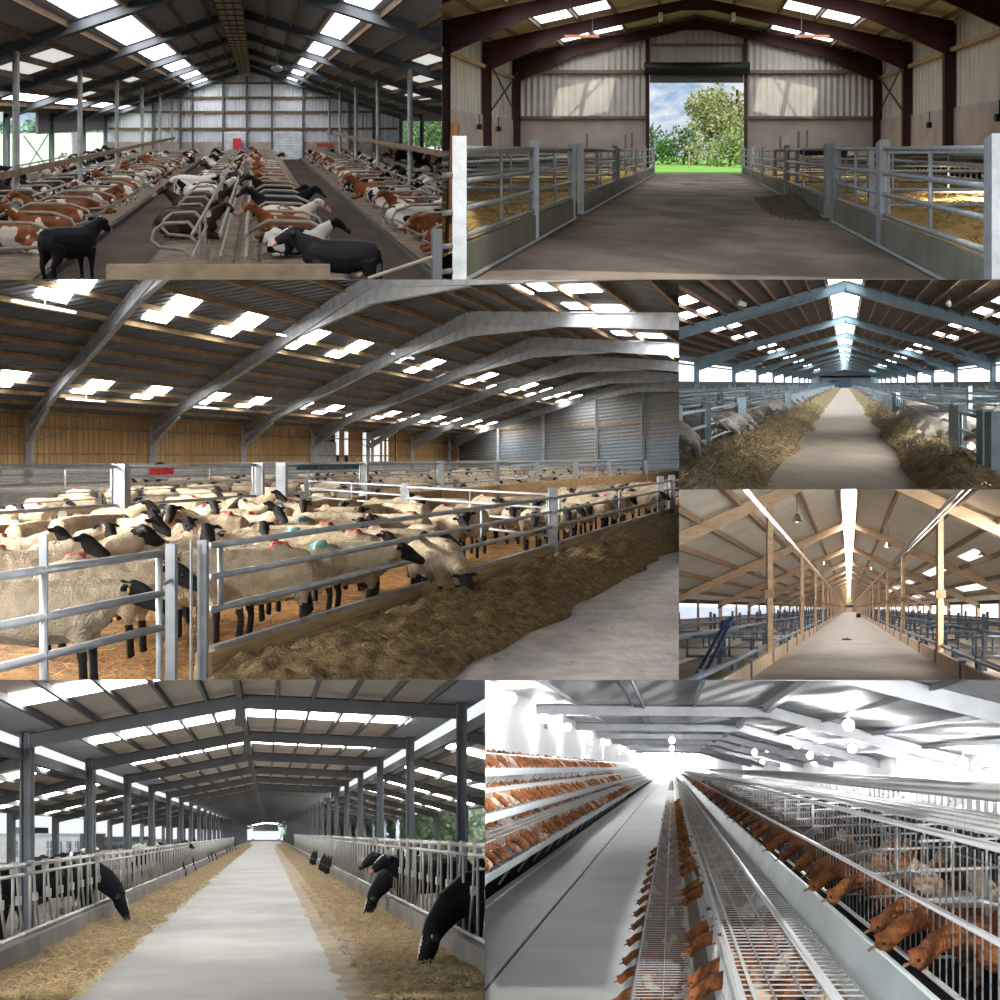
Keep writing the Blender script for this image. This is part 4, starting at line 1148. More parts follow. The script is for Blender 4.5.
    for a, b in zip(xs[:-1], xs[1:]):
        MB(H).hexa([gp(a, -1.2), gp(b, -1.2), gp(b, -1.2, .28), gp(a, -1.2, .28), gp(a, 1.9 if a > -50 else 1.4), gp(b, 1.9), gp(b, 1.9, .28), gp(a, 1.9, .28)]).build('lower_sheet', blue if a in (-44.5, -27.3, -20.7, -14) else clad, gb)
        MB(H).bar(gp(b, -1.7, -.3), gp(b, zroof(b), -.3), .45, .35, (0, 1, 0)).build('wall_post', steel, gb)
        MB(H).bar(gp(a, 3.9, -.2), gp(b, 3.9, -.2), .1, .3).build('sheeting_rail', purl, gb)
    # silage along the feed fence
    def sil(a, b):
        d = 6.8 + 93 * b ** 2
        w = 1.75 + .18 * noise.noise(Vector((d * .9, 0, 7)))
        hgt = (.24 * max(0, math.sin(math.pi * (a * .94 + .04))) ** .8 if a < 1 else 0) * min(1, max(0, (d - 6.7) * 1.3))
        n = noise.noise(Vector((a * 7, d * 3.2, 0))) * .10 + noise.noise(Vector((a * 18, d * 8, 4))) * .07
        return (-4.68 + w * a, d, -1.69 + hgt * (1 + .3 * noise.noise(Vector((d * .7, 3, 3)))) + n * min(1, 4 * (1.02 - a)))
    single('silage_heap', MB(H).grid(34, 420, sil), silage, 'long heap of brown silage along the timber kerb of the sheep pens', 'silage', kind='stuff', smooth=True)
    straws(H, 'straw', lambda r: (lambda d, a: (-4.6 + 1.9 * a, d, -1.66 + .2 * math.sin(math.pi * (a * .94 + .04))))(8 + 30 * r.random() ** 2, r.random() ** 1.1), 2200, mat('silage_stalk', (0.32, 0.225, 0.09), rough=.9, var=.6, vscale=4), 'loose stalks scattered over the brown silage heap', .11, .005, 9, .02)
    straws(H, 'straw', lambda r: (-2.9 + 1.6 * r.random() ** 2, 8 + 20 * r.random() ** 1.5, -1.7), 160, mat('silage_stalk_pale', (0.42, 0.33, 0.2), rough=.9), 'few stalks strewn on the pale concrete beside the silage', .12, .007, 19, .005)
    # feed fence on the timber kerb
    fx = -4.77
    single('kerb', MB(H).box(fx - .07, fx + .07, 7.55, 120, -1.7, -1.57), kerbm, 'lower pale timber kerb board between the sheep and the silage', 'kerb')
    single('kerb', MB(H).box(fx - .06, fx + .06, 7.55, 120, -1.565, -1.47), kerbm, 'upper pale timber kerb board under the bottom rail of the sheep pens', 'kerb')
    ds = [7.55, 16.9, 27.3, 29.2, 38.5, 48, 60]
    for i, (a, b) in enumerate(zip(ds[:-1], ds[1:])):
        g = gate(H, fx, a + .1, b - .1, [-.67, -.91, -1.16], [.012, .64, .988] if i == 0 else [.03, .5, .97], 'long galvanised feed gate over the silage, %s from front' % nth(i + 1), G_galv, .036, group='feed gates over the silage')
        MB(H).bar((fx, a + .1, -1.46), (fx, b - .1, -1.46), .07, .06).build('bottom_rail', G_galv, g)
    for i, d in enumerate(ds):
        if i == 0:
            single('gate_post', MB(H).bar((fx, d, -1.7), (fx, d, -.62), .085, .085, (0, 1, 0)), G_galv, 'galvanised gate post at the front end of the silage heap', 'post')
        else:
            single('gate_post', MB(H).bar((fx, d, -1.7), (fx, d, -.5), .19, .3, (0, 1, 0)), G_galv, 'wide galvanised gate post beside the silage, %s from front' % nth(i + 1), 'post')
    single('gate_post', MB(H).bar((-4.79, 7.22, -1.75), (-4.79, 7.22, -.62), .085, .085, (0, 1, 0)), G_galv, 'square galvanised post between the near gate and the silage fence', 'post')
    single('gate_stay', MB(H).tube([(-4.79, 7.44, -1.72), (-4.79, 7.44, -.62)], .013), G_galv, 'thin vertical stay rod between two galvanised gate posts', 'rod')
    g = gate(H, -4.70, 5.3, 6.98, [-.665, -.945, -1.18, -1.62], [.985, .38], 'galvanised pen gate in front of the big black-faced sheep at the corner', G_galv, .035)
    MB(H).bar((-4.7, 5.94, -1.42), (-4.7, 5.94, -.45), .055, .03, (0, 1, 0)).build('latch_plate', G_galv, g)
    MB(H).tube([(-4.7, 7.0, -.88), (-4.79, 7.22, -.88)], .02).build('latch', G_galv, g)
    # fence at the back of the front pen: tall gates
    bx = -14.0
    bd = [15.0, 19.6, 24.3, 25.3, 29.7, 35.5, 41.4, 47, 54, 62, 74, 90]
    for i, (a, b) in enumerate(zip(bd[:-1], bd[1:])):
        if b - a > 2:
            g = gate(H, bx, a + .15, b - .15, [-.17, -.92], [.02, .98], 'tall galvanised gate behind the front pen of sheep, %s from the corner gate' % nth(i + 1), G_galv, .05, group='tall gates behind the front pen')
            for z in (-.36, -.5, -.64, -.78):
                MB(H).tube([(bx, a + .2, z), (bx, b - .2, z)], .012, 4).build('wire', G_galv, g)
    for i, d in enumerate(bd):
        single('gate_post', MB(H).bar((bx, d, -1.7), (bx, d, -.12), .3, .3, (0, 1, 0)), G_galv, 'pale square post behind the front pen of sheep, %s from the corner gate' % nth(i + 1), 'post', 'posts behind the front pen')
    single('kerb', MB(H).box(bx - .1, bx + .1, 12, 95, -1.7, -1.12), kerbm, 'brown timber barrier board behind the front pen of sheep', 'board')
    sg = thing('sign', 'small blue sign with pale lettering on the tall gate behind the sheep', 'sign', H, (bx + .06, 27.5, -.3))
    MB(H).box(bx + .02, bx + .06, 25.9, 29.3, -.32, -.2).build('board', mat('blue_sign', (0.05, 0.20, 0.36), rough=.5), sg)
    # A blurred row of pale capitals
    cv = bpy.data.curves.new('lettering', 'FONT'); cv.body = 'A MATFORD'; cv.size = .15; cv.extrude = .004; cv.align_x = 'CENTER'; cv.align_y = 'CENTER'
    cv.materials.append(mat('sign_letter', (0.62, 0.74, 0.82), rough=.5))
    tmp = bpy.data.objects.new('lettering', cv); COL.objects.link(tmp)
    me = bpy.data.meshes.new_from_object(tmp.evaluated_get(bpy.context.evaluated_depsgraph_get()))
    bpy.data.objects.remove(tmp)
    to = bpy.data.objects.new('lettering', me); COL.objects.link(to); to.parent = sg
    ddir = (H.W((bx, 29, 0)) - H.W((bx, 26, 0))).normalized()
    zz = Vector((0, 0, 1)); nn = ddir.cross(zz).normalized(); zz = nn.cross(ddir)
    to.matrix_local = Matrix.Translation(H.W((bx + .09, 27.6, -.26)) - LOC[sg.name]) @ Matrix((ddir, zz, nn)).transposed().to_4x4() @ Matrix.Diagonal((2.2, .75, 1, 1))
    # cross gate between the two pens along the silage
    ca = lambda t: (fx - t, 16.9 + K * t)
    gate(H, fx, 16.9, 21.4, [-.62, -.85, -1.08, -1.32], [.03, .5, .97], 'galvanised cross gate dividing the two pens along the silage', G_galv, .03, -9.2, posts=(1,), pw=.2)
    gate(H, -9.2, 21.4, 26, [-.6, -.8, -1.0], [.03, .5, .97], 'galvanised cross gate behind the divider of the two pens', G_galv, .03, -13.7, posts=(1,), pw=.2)
    for i, xx in enumerate((-20, -27, -36)):
        gate(H, xx, 26 + i * 6, 110, [-.3, -.75], [k / 14 for k in range(15)], 'long grey railing across the far pens, %s behind the tall gates' % nth(i + 1), G_dull, .05, name='railing', cat='railing')
    jk = thing('red_jacket', 'red jacket hanging over the railing behind the tall gate', 'jacket', H, (-17, 24, -.5))
    jx, jd = -17.0, 24.6
    mb = MB(H)
    mb.grid(8, 6, lambda a, b: (jx + .2 * math.sin(a * 7) * .3, jd + .2 + .85 * a, -.24 - .2 * b + .05 * noise.noise(Vector((a * 5, b * 5, 0)))))
    mb.build('cloth', mat('red_cloth', (0.5, 0.03, 0.06), rough=.8), jk, True)
    MB(H).grid(6, 4, lambda a, b: (jx + .05, jd + .2 + .6 * a, -.2 + .1 * math.sin(3.1 * a) - .1 * b)).build('collar', mat('black_cloth', (0.02, 0.02, 0.02), rough=.8), jk, True)
    prune(jk)
    # ---- sheep
    def S(u, v, ang, pose, label, turn='s', mark=0, sc=1.0, det=True, tag=False, z=None):
        p = H.fl(u, v, -1.68 if z is None else z)
        if pose != 'down' and p[1] > 7.5: p = (min(p[0], -5.35), p[1], p[2])
        sheep(H, p, ang, pose, label, None, turn, mark, sc * 1.12, False, det, tag)
    S(44, 687, 22, 'level', 'large cream sheep with black face and yellow ear tag behind the corner gate', sc=1.02, tag=True)
    S(100, 655, 12, 'level', 'cream sheep standing behind the large sheep at the corner gate', mark=2, sc=1.05)
    S(258, 640, 214, 'level', 'big woolly sheep seen side on right behind the silage fence', mark=2, sc=1.1)
    S(352, 612, 22, 'level', 'cream sheep facing along the fence with dusky face raised over the rail', sc=.98)
    S(437, 606, -42, 'down', 'black-faced sheep pushing its head down through the feed gate', sc=1.0)
    S(448, 585, -74, 'level', 'black-faced sheep looking out with both ears spread behind the feed gate')
    S(205, 640, 188, 'level', 'cream sheep looking away behind the post between two gates', 'l')
    front = [
        (20, 633, 20, 'up', 's', 2), (82, 622, 15, 'up', 'l', 0), (150, 618, 10, 'up', 'r', 2), (228, 622, 3, 'level', 's', 0), (300, 614, 183, 'level', 's', 3), (338, 605, 184, 'level', 'l', 2),
        (15, 600, 8, 'up', 's', 2), (60, 597, 25, 'up', 'r', 0), (112, 592, 5, 'up', 's', 0), (168, 590, -30, 'up', 's', 0), (222, 592, 5, 'up', 'r', 2), (275, 594, 188, 'level', 's', 3), (312, 590, 185, 'level', 's', 2), (352, 588, -20, 'level', 's', 0), (392, 590, 10, 'level', 's', 2), (424, 580, -50, 'level', 's', 0),
        (40, 574, 85, 'level', 's', 3), (86, 572, 80, 'level', 's', 0), (130, 570, -20, 'up', 's', 0), (178, 568, -60, 'up', 's', 0), (215, 570, 190, 'up', 'l', 2), (255, 567, -25, 'up', 's', 2), (292, 566, 170, 'level', 's', 3), (326, 566, 12, 'level', 'r', 0), (366, 563, -70, 'level', 's', 0), (402, 562, 175, 'level', 's', 2), (440, 560, -35, 'level', 's', 0), (474, 556, -80, 'level', 's', 0),
        (118, 553, 4, 'up', 's', 0), (172, 552, 182, 'up', 's', 2), (205, 551, -40, 'up', 's', 2), (238, 550, 12, 'up', 's', 0), (270, 549, 175, 'up', 'l', 3), (304, 549, -60, 'up', 's', 0), (338, 548, 20, 'level', 's', 2), (372, 547, -80, 'level', 's', 0), (408, 546, 160, 'level', 's', 0), (446, 545, -50, 'level', 's', 2), (480, 543, 10, 'level', 's', 0), (512, 543, -70, 'level', 's', 0),
        (248, 536, 8, 'up', 's', 0), (285, 535, 172, 'level', 's', 0), (318, 535, -85, 'level', 's', 0), (350, 534, -75, 'level', 's', 0), (384, 533, 15, 'up', 's', 2), (418, 533, -60, 'level', 's', 0), (452, 532, 178, 'level', 's', 0), (486, 531, -45, 'level', 's', 2), (520, 530, 20, 'level', 's', 0), (540, 534, -80, 'level', 's', 0)]
    rows = {}
    for u, v, a, po, tn, mk in front:
        key = round(v / 16)
        rows.setdefault(key, []).append(1)
        n = len(rows[key])
        rn = len(rows)
        mkw = {0: 'unmarked', 2: 'red-marked', 3: 'blue-marked'}[mk]
        S(u, v, a, po, '%s cream sheep in the front pen, %s row from the gates, %s from the corner' % (mkw, nth(rn), nth(n)), tn, mk, rnd.uniform(.95, 1.08))
    pen2 = [(578, 553, -70), (604, 545, -60), (626, 537, -66), (646, 530, -58), (664, 524, -60), (676, 517, -60), (560, 540, -40), (590, 531, 160), (617, 526, -80), (640, 520, 20), (660, 514, -60), (575, 523, -20), (603, 518, 170), (630, 513, -75), (655, 508, 10), (566, 512, -60), (592, 509, 15), (620, 506, -70), (645, 503, 175), (668, 501, -50)]
    for i, (u, v, a) in enumerate(pen2):
        S(u, v, a, 'level', 'black-faced sheep in the pen beyond the cross gate, %s from the divider post' % nth(i + 1), mark=2 if i % 5 == 3 else 0, det=i < 6)
    # the flock beyond the tall gates
    far = []
    for k in range(150):
        row_ = k % 6
        x = -15.2 - row_ * 3.2 - rnd.uniform(0, 1.6)
        t = (k // 6) / 24.0
        d = 19 + 62 * t ** 1.25 + row_ * 5.5 + rnd.uniform(-.8, .8)
        p = (x, d, -1.68)
        a_, po, mk, sc_ = rnd.choice([5, 175, -70, -110, 190, 20, 80]) + rnd.uniform(-15, 15), rnd.choice(['up', 'level', 'level']), rnd.choice([0, 0, 0, 2]), rnd.uniform(.95, 1.1)
        if row_ < 3:
            sheep(H, p, a_, po, 'cream black-faced sheep in the crowded pens just beyond the tall gates, seen small', 'flock just beyond the tall gates', 's', mk, sc_)
        else: far.append((p, a_, SHEEPM[po, 's', mk], sc_))
    flock(H, far, 'sheep_flock', 'distant flock of black-faced sheep against the timber wall')
# ================================================================== D: long sheep shed with a pale central passage
D = Hall(845, 383, 1.9, {'l': 679, 't': 279.5, 'b': 489.5})
def build_D():
    H, rnd = D, random.Random(9)
    road = mat('pale_chaff_passage', (0.60, 0.52, 0.45), rough=.9, var=.14, vscale=2, stretch=(1, .15, 1), bump=.3, bscale=9, col2=(0.66, 0.56, 0.38), c2=(.5, .7), c2scale=1.2)
    pen = mat('brown_pen_litter', (0.24, 0.17, 0.10), rough=.95, var=.4, vscale=2)
    hay = mat('dry_hay', (0.42, 0.33, 0.19), rough=.95, var=.5, vscale=5, bump=1.0, bscale=14, col2=(0.21, 0.155, 0.085), c2=(.5, .7), c2scale=3)
    roofm = mat('dark_brown_roof', (0.105, 0.078, 0.066), rough=.9, var=.25, vscale=.6, wave=('Y', .9, .5))
    purl = mat('dark_brown_purlin', (0.19, 0.125, 0.085), rough=.85, var=.25)
    steel = mat('blue_grey_frame', (0.215, 0.30, 0.36), rough=.5, var=.15)
    blues = mat('blue_galvanised', (0.30, 0.385, 0.45), rough=.4, metal=.3, var=.2)
    light = mat('cold_rooflight', (0.93, 0.98, 1.0), emit=9.0)
    litwin = mat('daylit_wind_curtain', (0.92, 0.97, 1.0), emit=2.2, var=.04)
    wallm = mat('grey_wood_wall', (0.20, 0.19, 0.185), rough=.9, var=.25, wave=('Y', .5, .5))
    gable = mat('blue_grey_gable', (0.50, 0.64, 0.74), rough=.6, var=.1, wave=('Z', .6, .5))
    zr = lambda x: 6.0 - .287 * abs(x)
    struct('floor', MB(H).box(-1.5, 1.5, 12, 402, -2.2, -1.9), road, 'pale chaff covered central passage of the long sheep shed', 'floor')
    struct('floor', MB(H).box(-13, -1.5, 12, 402, -2.2, -1.9), pen, 'brown litter floor of the pens on the hay-heap side of the long shed', 'floor')
    struct('floor', MB(H).box(1.5, 13, 12, 402, -2.2, -1.9), pen, 'brown litter floor of the pens on the far side of the central passage', 'floor')
    def heap(x0, x1, sg):
        def f(a, b):
            d = 14 + 330 * b ** 2.2
            edge = noise.noise(Vector((d * .16, sg, 2))) * .3
            x = x0 + (x1 - x0 + edge * sg) * a
            n = noise.noise(Vector((a * 6, d * .8, sg))) * .16 + noise.noise(Vector((a * 14, d * 2.6, sg))) * .12
            return (x, d, -1.9 + (.42 * math.sin(math.pi * min(1, a * .78 + .22)) + n * (1.05 - a)) * (1 + .3 * noise.noise(Vector((d * .12, 8, 0)))))
        return f
    single('hay_heap', MB(H).grid(28, 620, heap(-3.4, -1.45, 1)), hay, 'long heap of dry hay along the passage where a sheep head lies in the corner', 'hay', kind='stuff', smooth=True)
    single('hay_heap', MB(H).grid(28, 620, heap(2.55, 1.35, -1)), hay, 'long low heap of greenish hay on the gate side of the central passage', 'hay', kind='stuff', smooth=True)
    sm = mat('pale_hay_stalk', (0.50, 0.40, 0.25), rough=.9, var=.55, vscale=3)
    def on(hp):
        def f(r):
            d = 14.1 + 58 * r.random() ** 1.7
            p = hp(r.random(), ((d - 14) / 330) ** (1 / 2.2))
            return p
        return f
    straws(H, 'straw', on(heap(-3.4, -1.45, 1)), 9000, sm, 'pale stalks on the hay heap of the long shed near the sheep head', .34, .012, 3, .0)
    straws(H, 'straw', on(heap(2.55, 1.35, -1)), 6000, sm, 'pale stalks on the greenish hay heap beside the gates', .34, .012, 4, .0)
    # roof
    roof = MB(H)
    for s in (-1, 1):
        for a, b in ((0, .95), (.95, 13.3)):
            P = lambda x, d: (s * x, d, zr(x))
            roof.slab(P(a, 25 if a else 386), P(b, 25 if a else 386), P(b, 402), P(a, 402), .15)
    ceil = struct('ceiling', roof, roofm, 'dark brown pitched roof of the long sheep shed seen from inside', 'ceiling')
    fr = [30, 57.5, 87, 116, 147, 180, 212, 245, 280, 315, 350, 385]
    for s in (-1, 1):
        for k in range(13):
            x = s * (1.1 + k * .95)
            MB(H).bar((x, 25, zr(x) - .12), (x, 400, zr(x) - .12), .08, .2).build('purlin', purl, ceil)
        for a, b in zip(fr[:-1], fr[1:]):
            MB(H).slab((0, a, zr(0)), (s * .95, a, zr(.95)), (s * .95, b, zr(.95)), (0, b, zr(0)), .05).build('ridge_light', light, ceil)
        for d in (46, 53, 66, 78, 90, 101, 114, 128, 142, 156, 170, 190, 210, 230, 255, 280, 310, 345, 370, 392):
            for x0, x1, o in ((6.87, 7.68, .5), (7.82, 8.63, -.3)):
                P = lambda x, dd: (s * x, dd, zr(x) - .05)
                MB(H).slab(P(x0, d - 1.6 + o), P(x1, d - 1.6 + o), P(x1, d + 1.6 + o), P(x0, d + 1.6 + o), .03).build('rooflight', light, ceil)
    MB(H).box(-.05, .05, 25, 212, 5.85, 5.95).build('ridge_bar', steel, ceil)
    for i, d in enumerate(fr):
        f = thing('portal_frame', 'blue-grey steel portal frame of the long sheep shed, %s from front' % nth(i + 1), 'frame', H, (0, d, -1.9), kind='structure')
        for s in (-1, 1):
            MB(H).ibeam((s * 13, d, zr(13) - .42), (0, d, 6 - .42), .62, .45, t=.06).build('rafter', steel, f)
            MB(H).ibeam((s * 12.7, d, zr(13) - .95), (s * 9.6, d, zr(9.6) - .75), .5, .4, t=.06).build('haunch', steel, f)
            MB(H).bar((s * 12.9, d, -1.9), (s * 12.9, d, zr(13) - .2), .4, .4, (0, 1, 0)).build('column', steel, f)
        prune(f)
    wk = 0
    for s, nm in ((-1, 'wall_left'), (1, 'wall_right')):
        ph = 'hay-heap side' if s < 0 else 'gate side'
        w = struct(nm, MB(H).box(*sorted((s * 13, s * 13.2)), 20, 402, -1.9, .15), wallm, 'grey boarded side wall of the long sheep shed on the ' + ph, 'wall')
        MB(H).box(*sorted((s * 12.9, s * 13.2)), 20, 402, 1.78, zr(13) - .05).build('eaves_beam', steel, w)
        MB(H).box(*sorted((s * 12.9, s * 13.2)), 20, 402, 1.45, 1.6).build('curtain_roller', steel, w)
        for a, b in zip([12] + fr[:-1], fr):
            wk += 1
            o = MB(H).box(*sorted((s * 13.05, s * 13.1)), a + .6, b - .6, .15, 1.75).build('window_%d' % wk, litwin)
            if o: props(o, 'bright open bay of the long sheep shed on the %s, %s from front' % (ph, nth(fr.index(b) + 1)), 'window', None, 'structure')
    gw = struct('wall_back', MB(H).box(-13, 13, 400, 400.5, -1.9, 3).raw([H.W(p) for p in ((-13, 400, 2.2), (13, 400, 2.2), (0, 400, 6), (-13, 400.5, 2.2), (13, 400.5, 2.2), (0, 400.5, 6))], [(0, 1, 2), (5, 4, 3), (0, 2, 5, 3), (1, 4, 5, 2)]), gable, 'blue-grey gable wall at the far end of the long sheep shed', 'wall')
    MB(H).box(-6.2, 6.2, 399.6, 399.95, -1.5, .4).build('lower_sheet', mat('dark_blue_sheet', (0.34, 0.47, 0.58), rough=.6), gw)
    MB(H).box(-2.4, 2.4, 399.3, 399.6, -1.9, 1.6).build('door_leaf', mat('blue_door', (0.22, 0.42, 0.60), rough=.5), gw)
    for s in (-1, 1):
        MB(H).box(*sorted((s * 10, s * 13)), 380, 380.3, -1.9, 2.4).build('side_panel', gable, gw)
    for i, (u, v, d) in enumerate(((741, 289, 52), (949.5, 291, 52), (788.5, 331, 92), (900.5, 332.5, 92), (764, 358, 145), (806, 346, 150), (884, 347, 150), (925, 360, 146))):
        x, z = (u - 845) * d / 1000, (383 - v) * d / 1000
        z = min(z, zr(x) - .3)
        l = thing('high_bay_lamp', 'white lamp fixed under the dark roof of the long shed, %s of eight' % nth(i + 1), 'lamp', H, (x, d, z), 'lamps of the long sheep shed')
        MB(H).tube([(x - .1, d - .5, z), (x + .1, d + .9, z)], .13, 10).build('lamp_body', mat('white_lamp_body', (0.75, 0.78, 0.8), rough=.4), l, True)
        MB(H).tube([(x, d, z), (x, d, zr(x))], .05, 5).build('hanger', G_dull, l)
        prune(l)
    # feed fences and pens
    for sx, ds, ph in ((-3.45, [20.5, 24.8, 32.6, 33.6, 58, 60, 95, 97, 140, 190, 250, 330], 'hay-heap side'), (2.6, [17.5, 18.6, 22.6, 23.6, 50, 52, 90, 92, 140, 190, 250, 330], 'gate side')):
        n = 0
        for a, b in zip(ds[:-1], ds[1:]):
            if b - a < 2.2: continue
            n += 1
            gate(H, sx, a + .15, b - .15, [-.66, -1.05, -1.42] if b - a < 9 else [-.62, -.95, -1.5], [.02, .98], 'blue-grey galvanised feed gate on the %s of the passage, %s from front' % (ph, nth(n)), blues, .04 if b - a < 9 else .03, group='feed gates on the ' + ph)
        for i, d in enumerate(ds):
            single('gate_post', MB(H).bar((sx, d, -1.9), (sx, d, -.5), .2, .25, (0, 1, 0)), blues, 'blue-grey gate post on the %s of the passage, %s from front' % (ph, nth(i + 1)), 'post', 'gate posts on the ' + ph)
        s = -1 if sx < 0 else 1
        for i, x in enumerate((5.6, 8.2, 10.6)):
            rl = thing('railing', 'grey pen railing parallel to the passage on the %s, %s from passage' % (ph, nth(i + 2)), 'railing', H, (s * x, 150, -1.9), 'pen railings of the long shed')
            for z in (-.45, -.85, -1.2):
                MB(H).tube([(s * x, 28 + 4 * i, z), (s * x, 390, z)], .045, 5).build('rail', steel, rl)
            for d in range(32, 390, 13):
                MB(H).bar((s * x, d, -1.9), (s * x, d, -.15), .18, .18, (0, 1, 0)).build('post', steel, rl)
            prune(rl)
        for i, d in enumerate((34, 46, 60, 78, 97, 120, 150, 190, 240, 300)):
            gate(H, s * abs(sx), d, d, [-.6, -.95, -1.3], [.1, .5, .9], 'grey cross railing between pens on the %s, %s from front' % (ph, nth(i + 1)), steel, .04, s * 12.8, group='cross railings of the long shed', name='railing', cat='railing')
    # feed tombstones: slanted boards through which the ewes feed further down
    for s, sx in ((-1, -3.35), (1, 2.55)):
        ph = 'hay-heap side' if s < 0 else 'gate side'
        fb = thing('feed_barrier', 'row of pale slanted feed boards on the %s further down the passage' % ph, 'barrier', H, (sx, 100, -1.9))
        for k in range(60):
            d = (60 if s < 0 else 42) + k * 1.5 + k * k * .045
            MB(H).bar((sx, d, -1.7), (sx - s * .05, d + .45, -.75), .12, .06, (1, 0, 0)).build('board', blues, fb)
        prune(fb)
        # ewes feeding through the rails
        for k in range(46):
            d = (27 if s < 0 else 25) + 2.3 * k + .05 * k * k
            x = sx + s * (.62 + rnd.uniform(-.05, .25))
            sheep(H, (x, d + rnd.uniform(-.6, .6), -1.88), (0 if s < 0 else 180) + rnd.uniform(-22, 22), 'down' if rnd.random() < .7 else 'level', 'pale grey ewe feeding at the rails on the %s, %s from front' % (ph, nth(k + 1)), 'ewes feeding on the ' + ph, 's', 0, rnd.uniform(1.0, 1.15), True)
        far = []
        for k in range(95):
            q = rnd.random()
            d = 26 + 230 * q ** 1.5
            x = s * rnd.uniform(5.0, 12.4)
            far.append(((x, d, -1.88), rnd.uniform(0, 360), PALE['level'], rnd.uniform(.95, 1.15)))
        flock(H, far, 'sheep_flock', 'distant pale grey ewes filling the back pens on the %s' % ph)
    # the head in the corner and near ewes
    sheep(H, (-3.5, 19.9, -1.72), -48, 'down', 'pale faced ewe with its head in the corner of the hay heap', None, 's', 0, 1.15, True, True)
    sheep(H, (-4.1, 22.6, -1.88), 12, 'down', 'pale grey ewe behind the first gate with dark shadowed face in the hay', None, 's', 0, 1.1, True, True)
    sheep(H, (-4.2, 27.2, -1.88), 172, 'level', 'tawny-grey ewe standing side on behind the double gate post', None, 's', 0, 1.15, True)
    sheep(H, (3.6, 20.7, -1.88), 150, 'level', 'pale grey ewe behind the nearest gate on the gate side', None, 's', 0, 1.15, True)
    sheep(H, (3.9, 18.6, -1.88), 170, 'level', 'pale grey ewe half hidden at the frame edge behind the end gate', None, 's', 0, 1.15, True)
    sheep(H, (3.0, 26.5, -1.88), 196, 'down', 'large pale ewe reaching through the rails into the greenish hay', None, 's', 0, 1.2, True)
    sheep(H, (5.4, 30, -1.88), 200, 'up', 'pale grey ewe with raised head behind the gate side pens', None, 's', 0, 1.2, True)

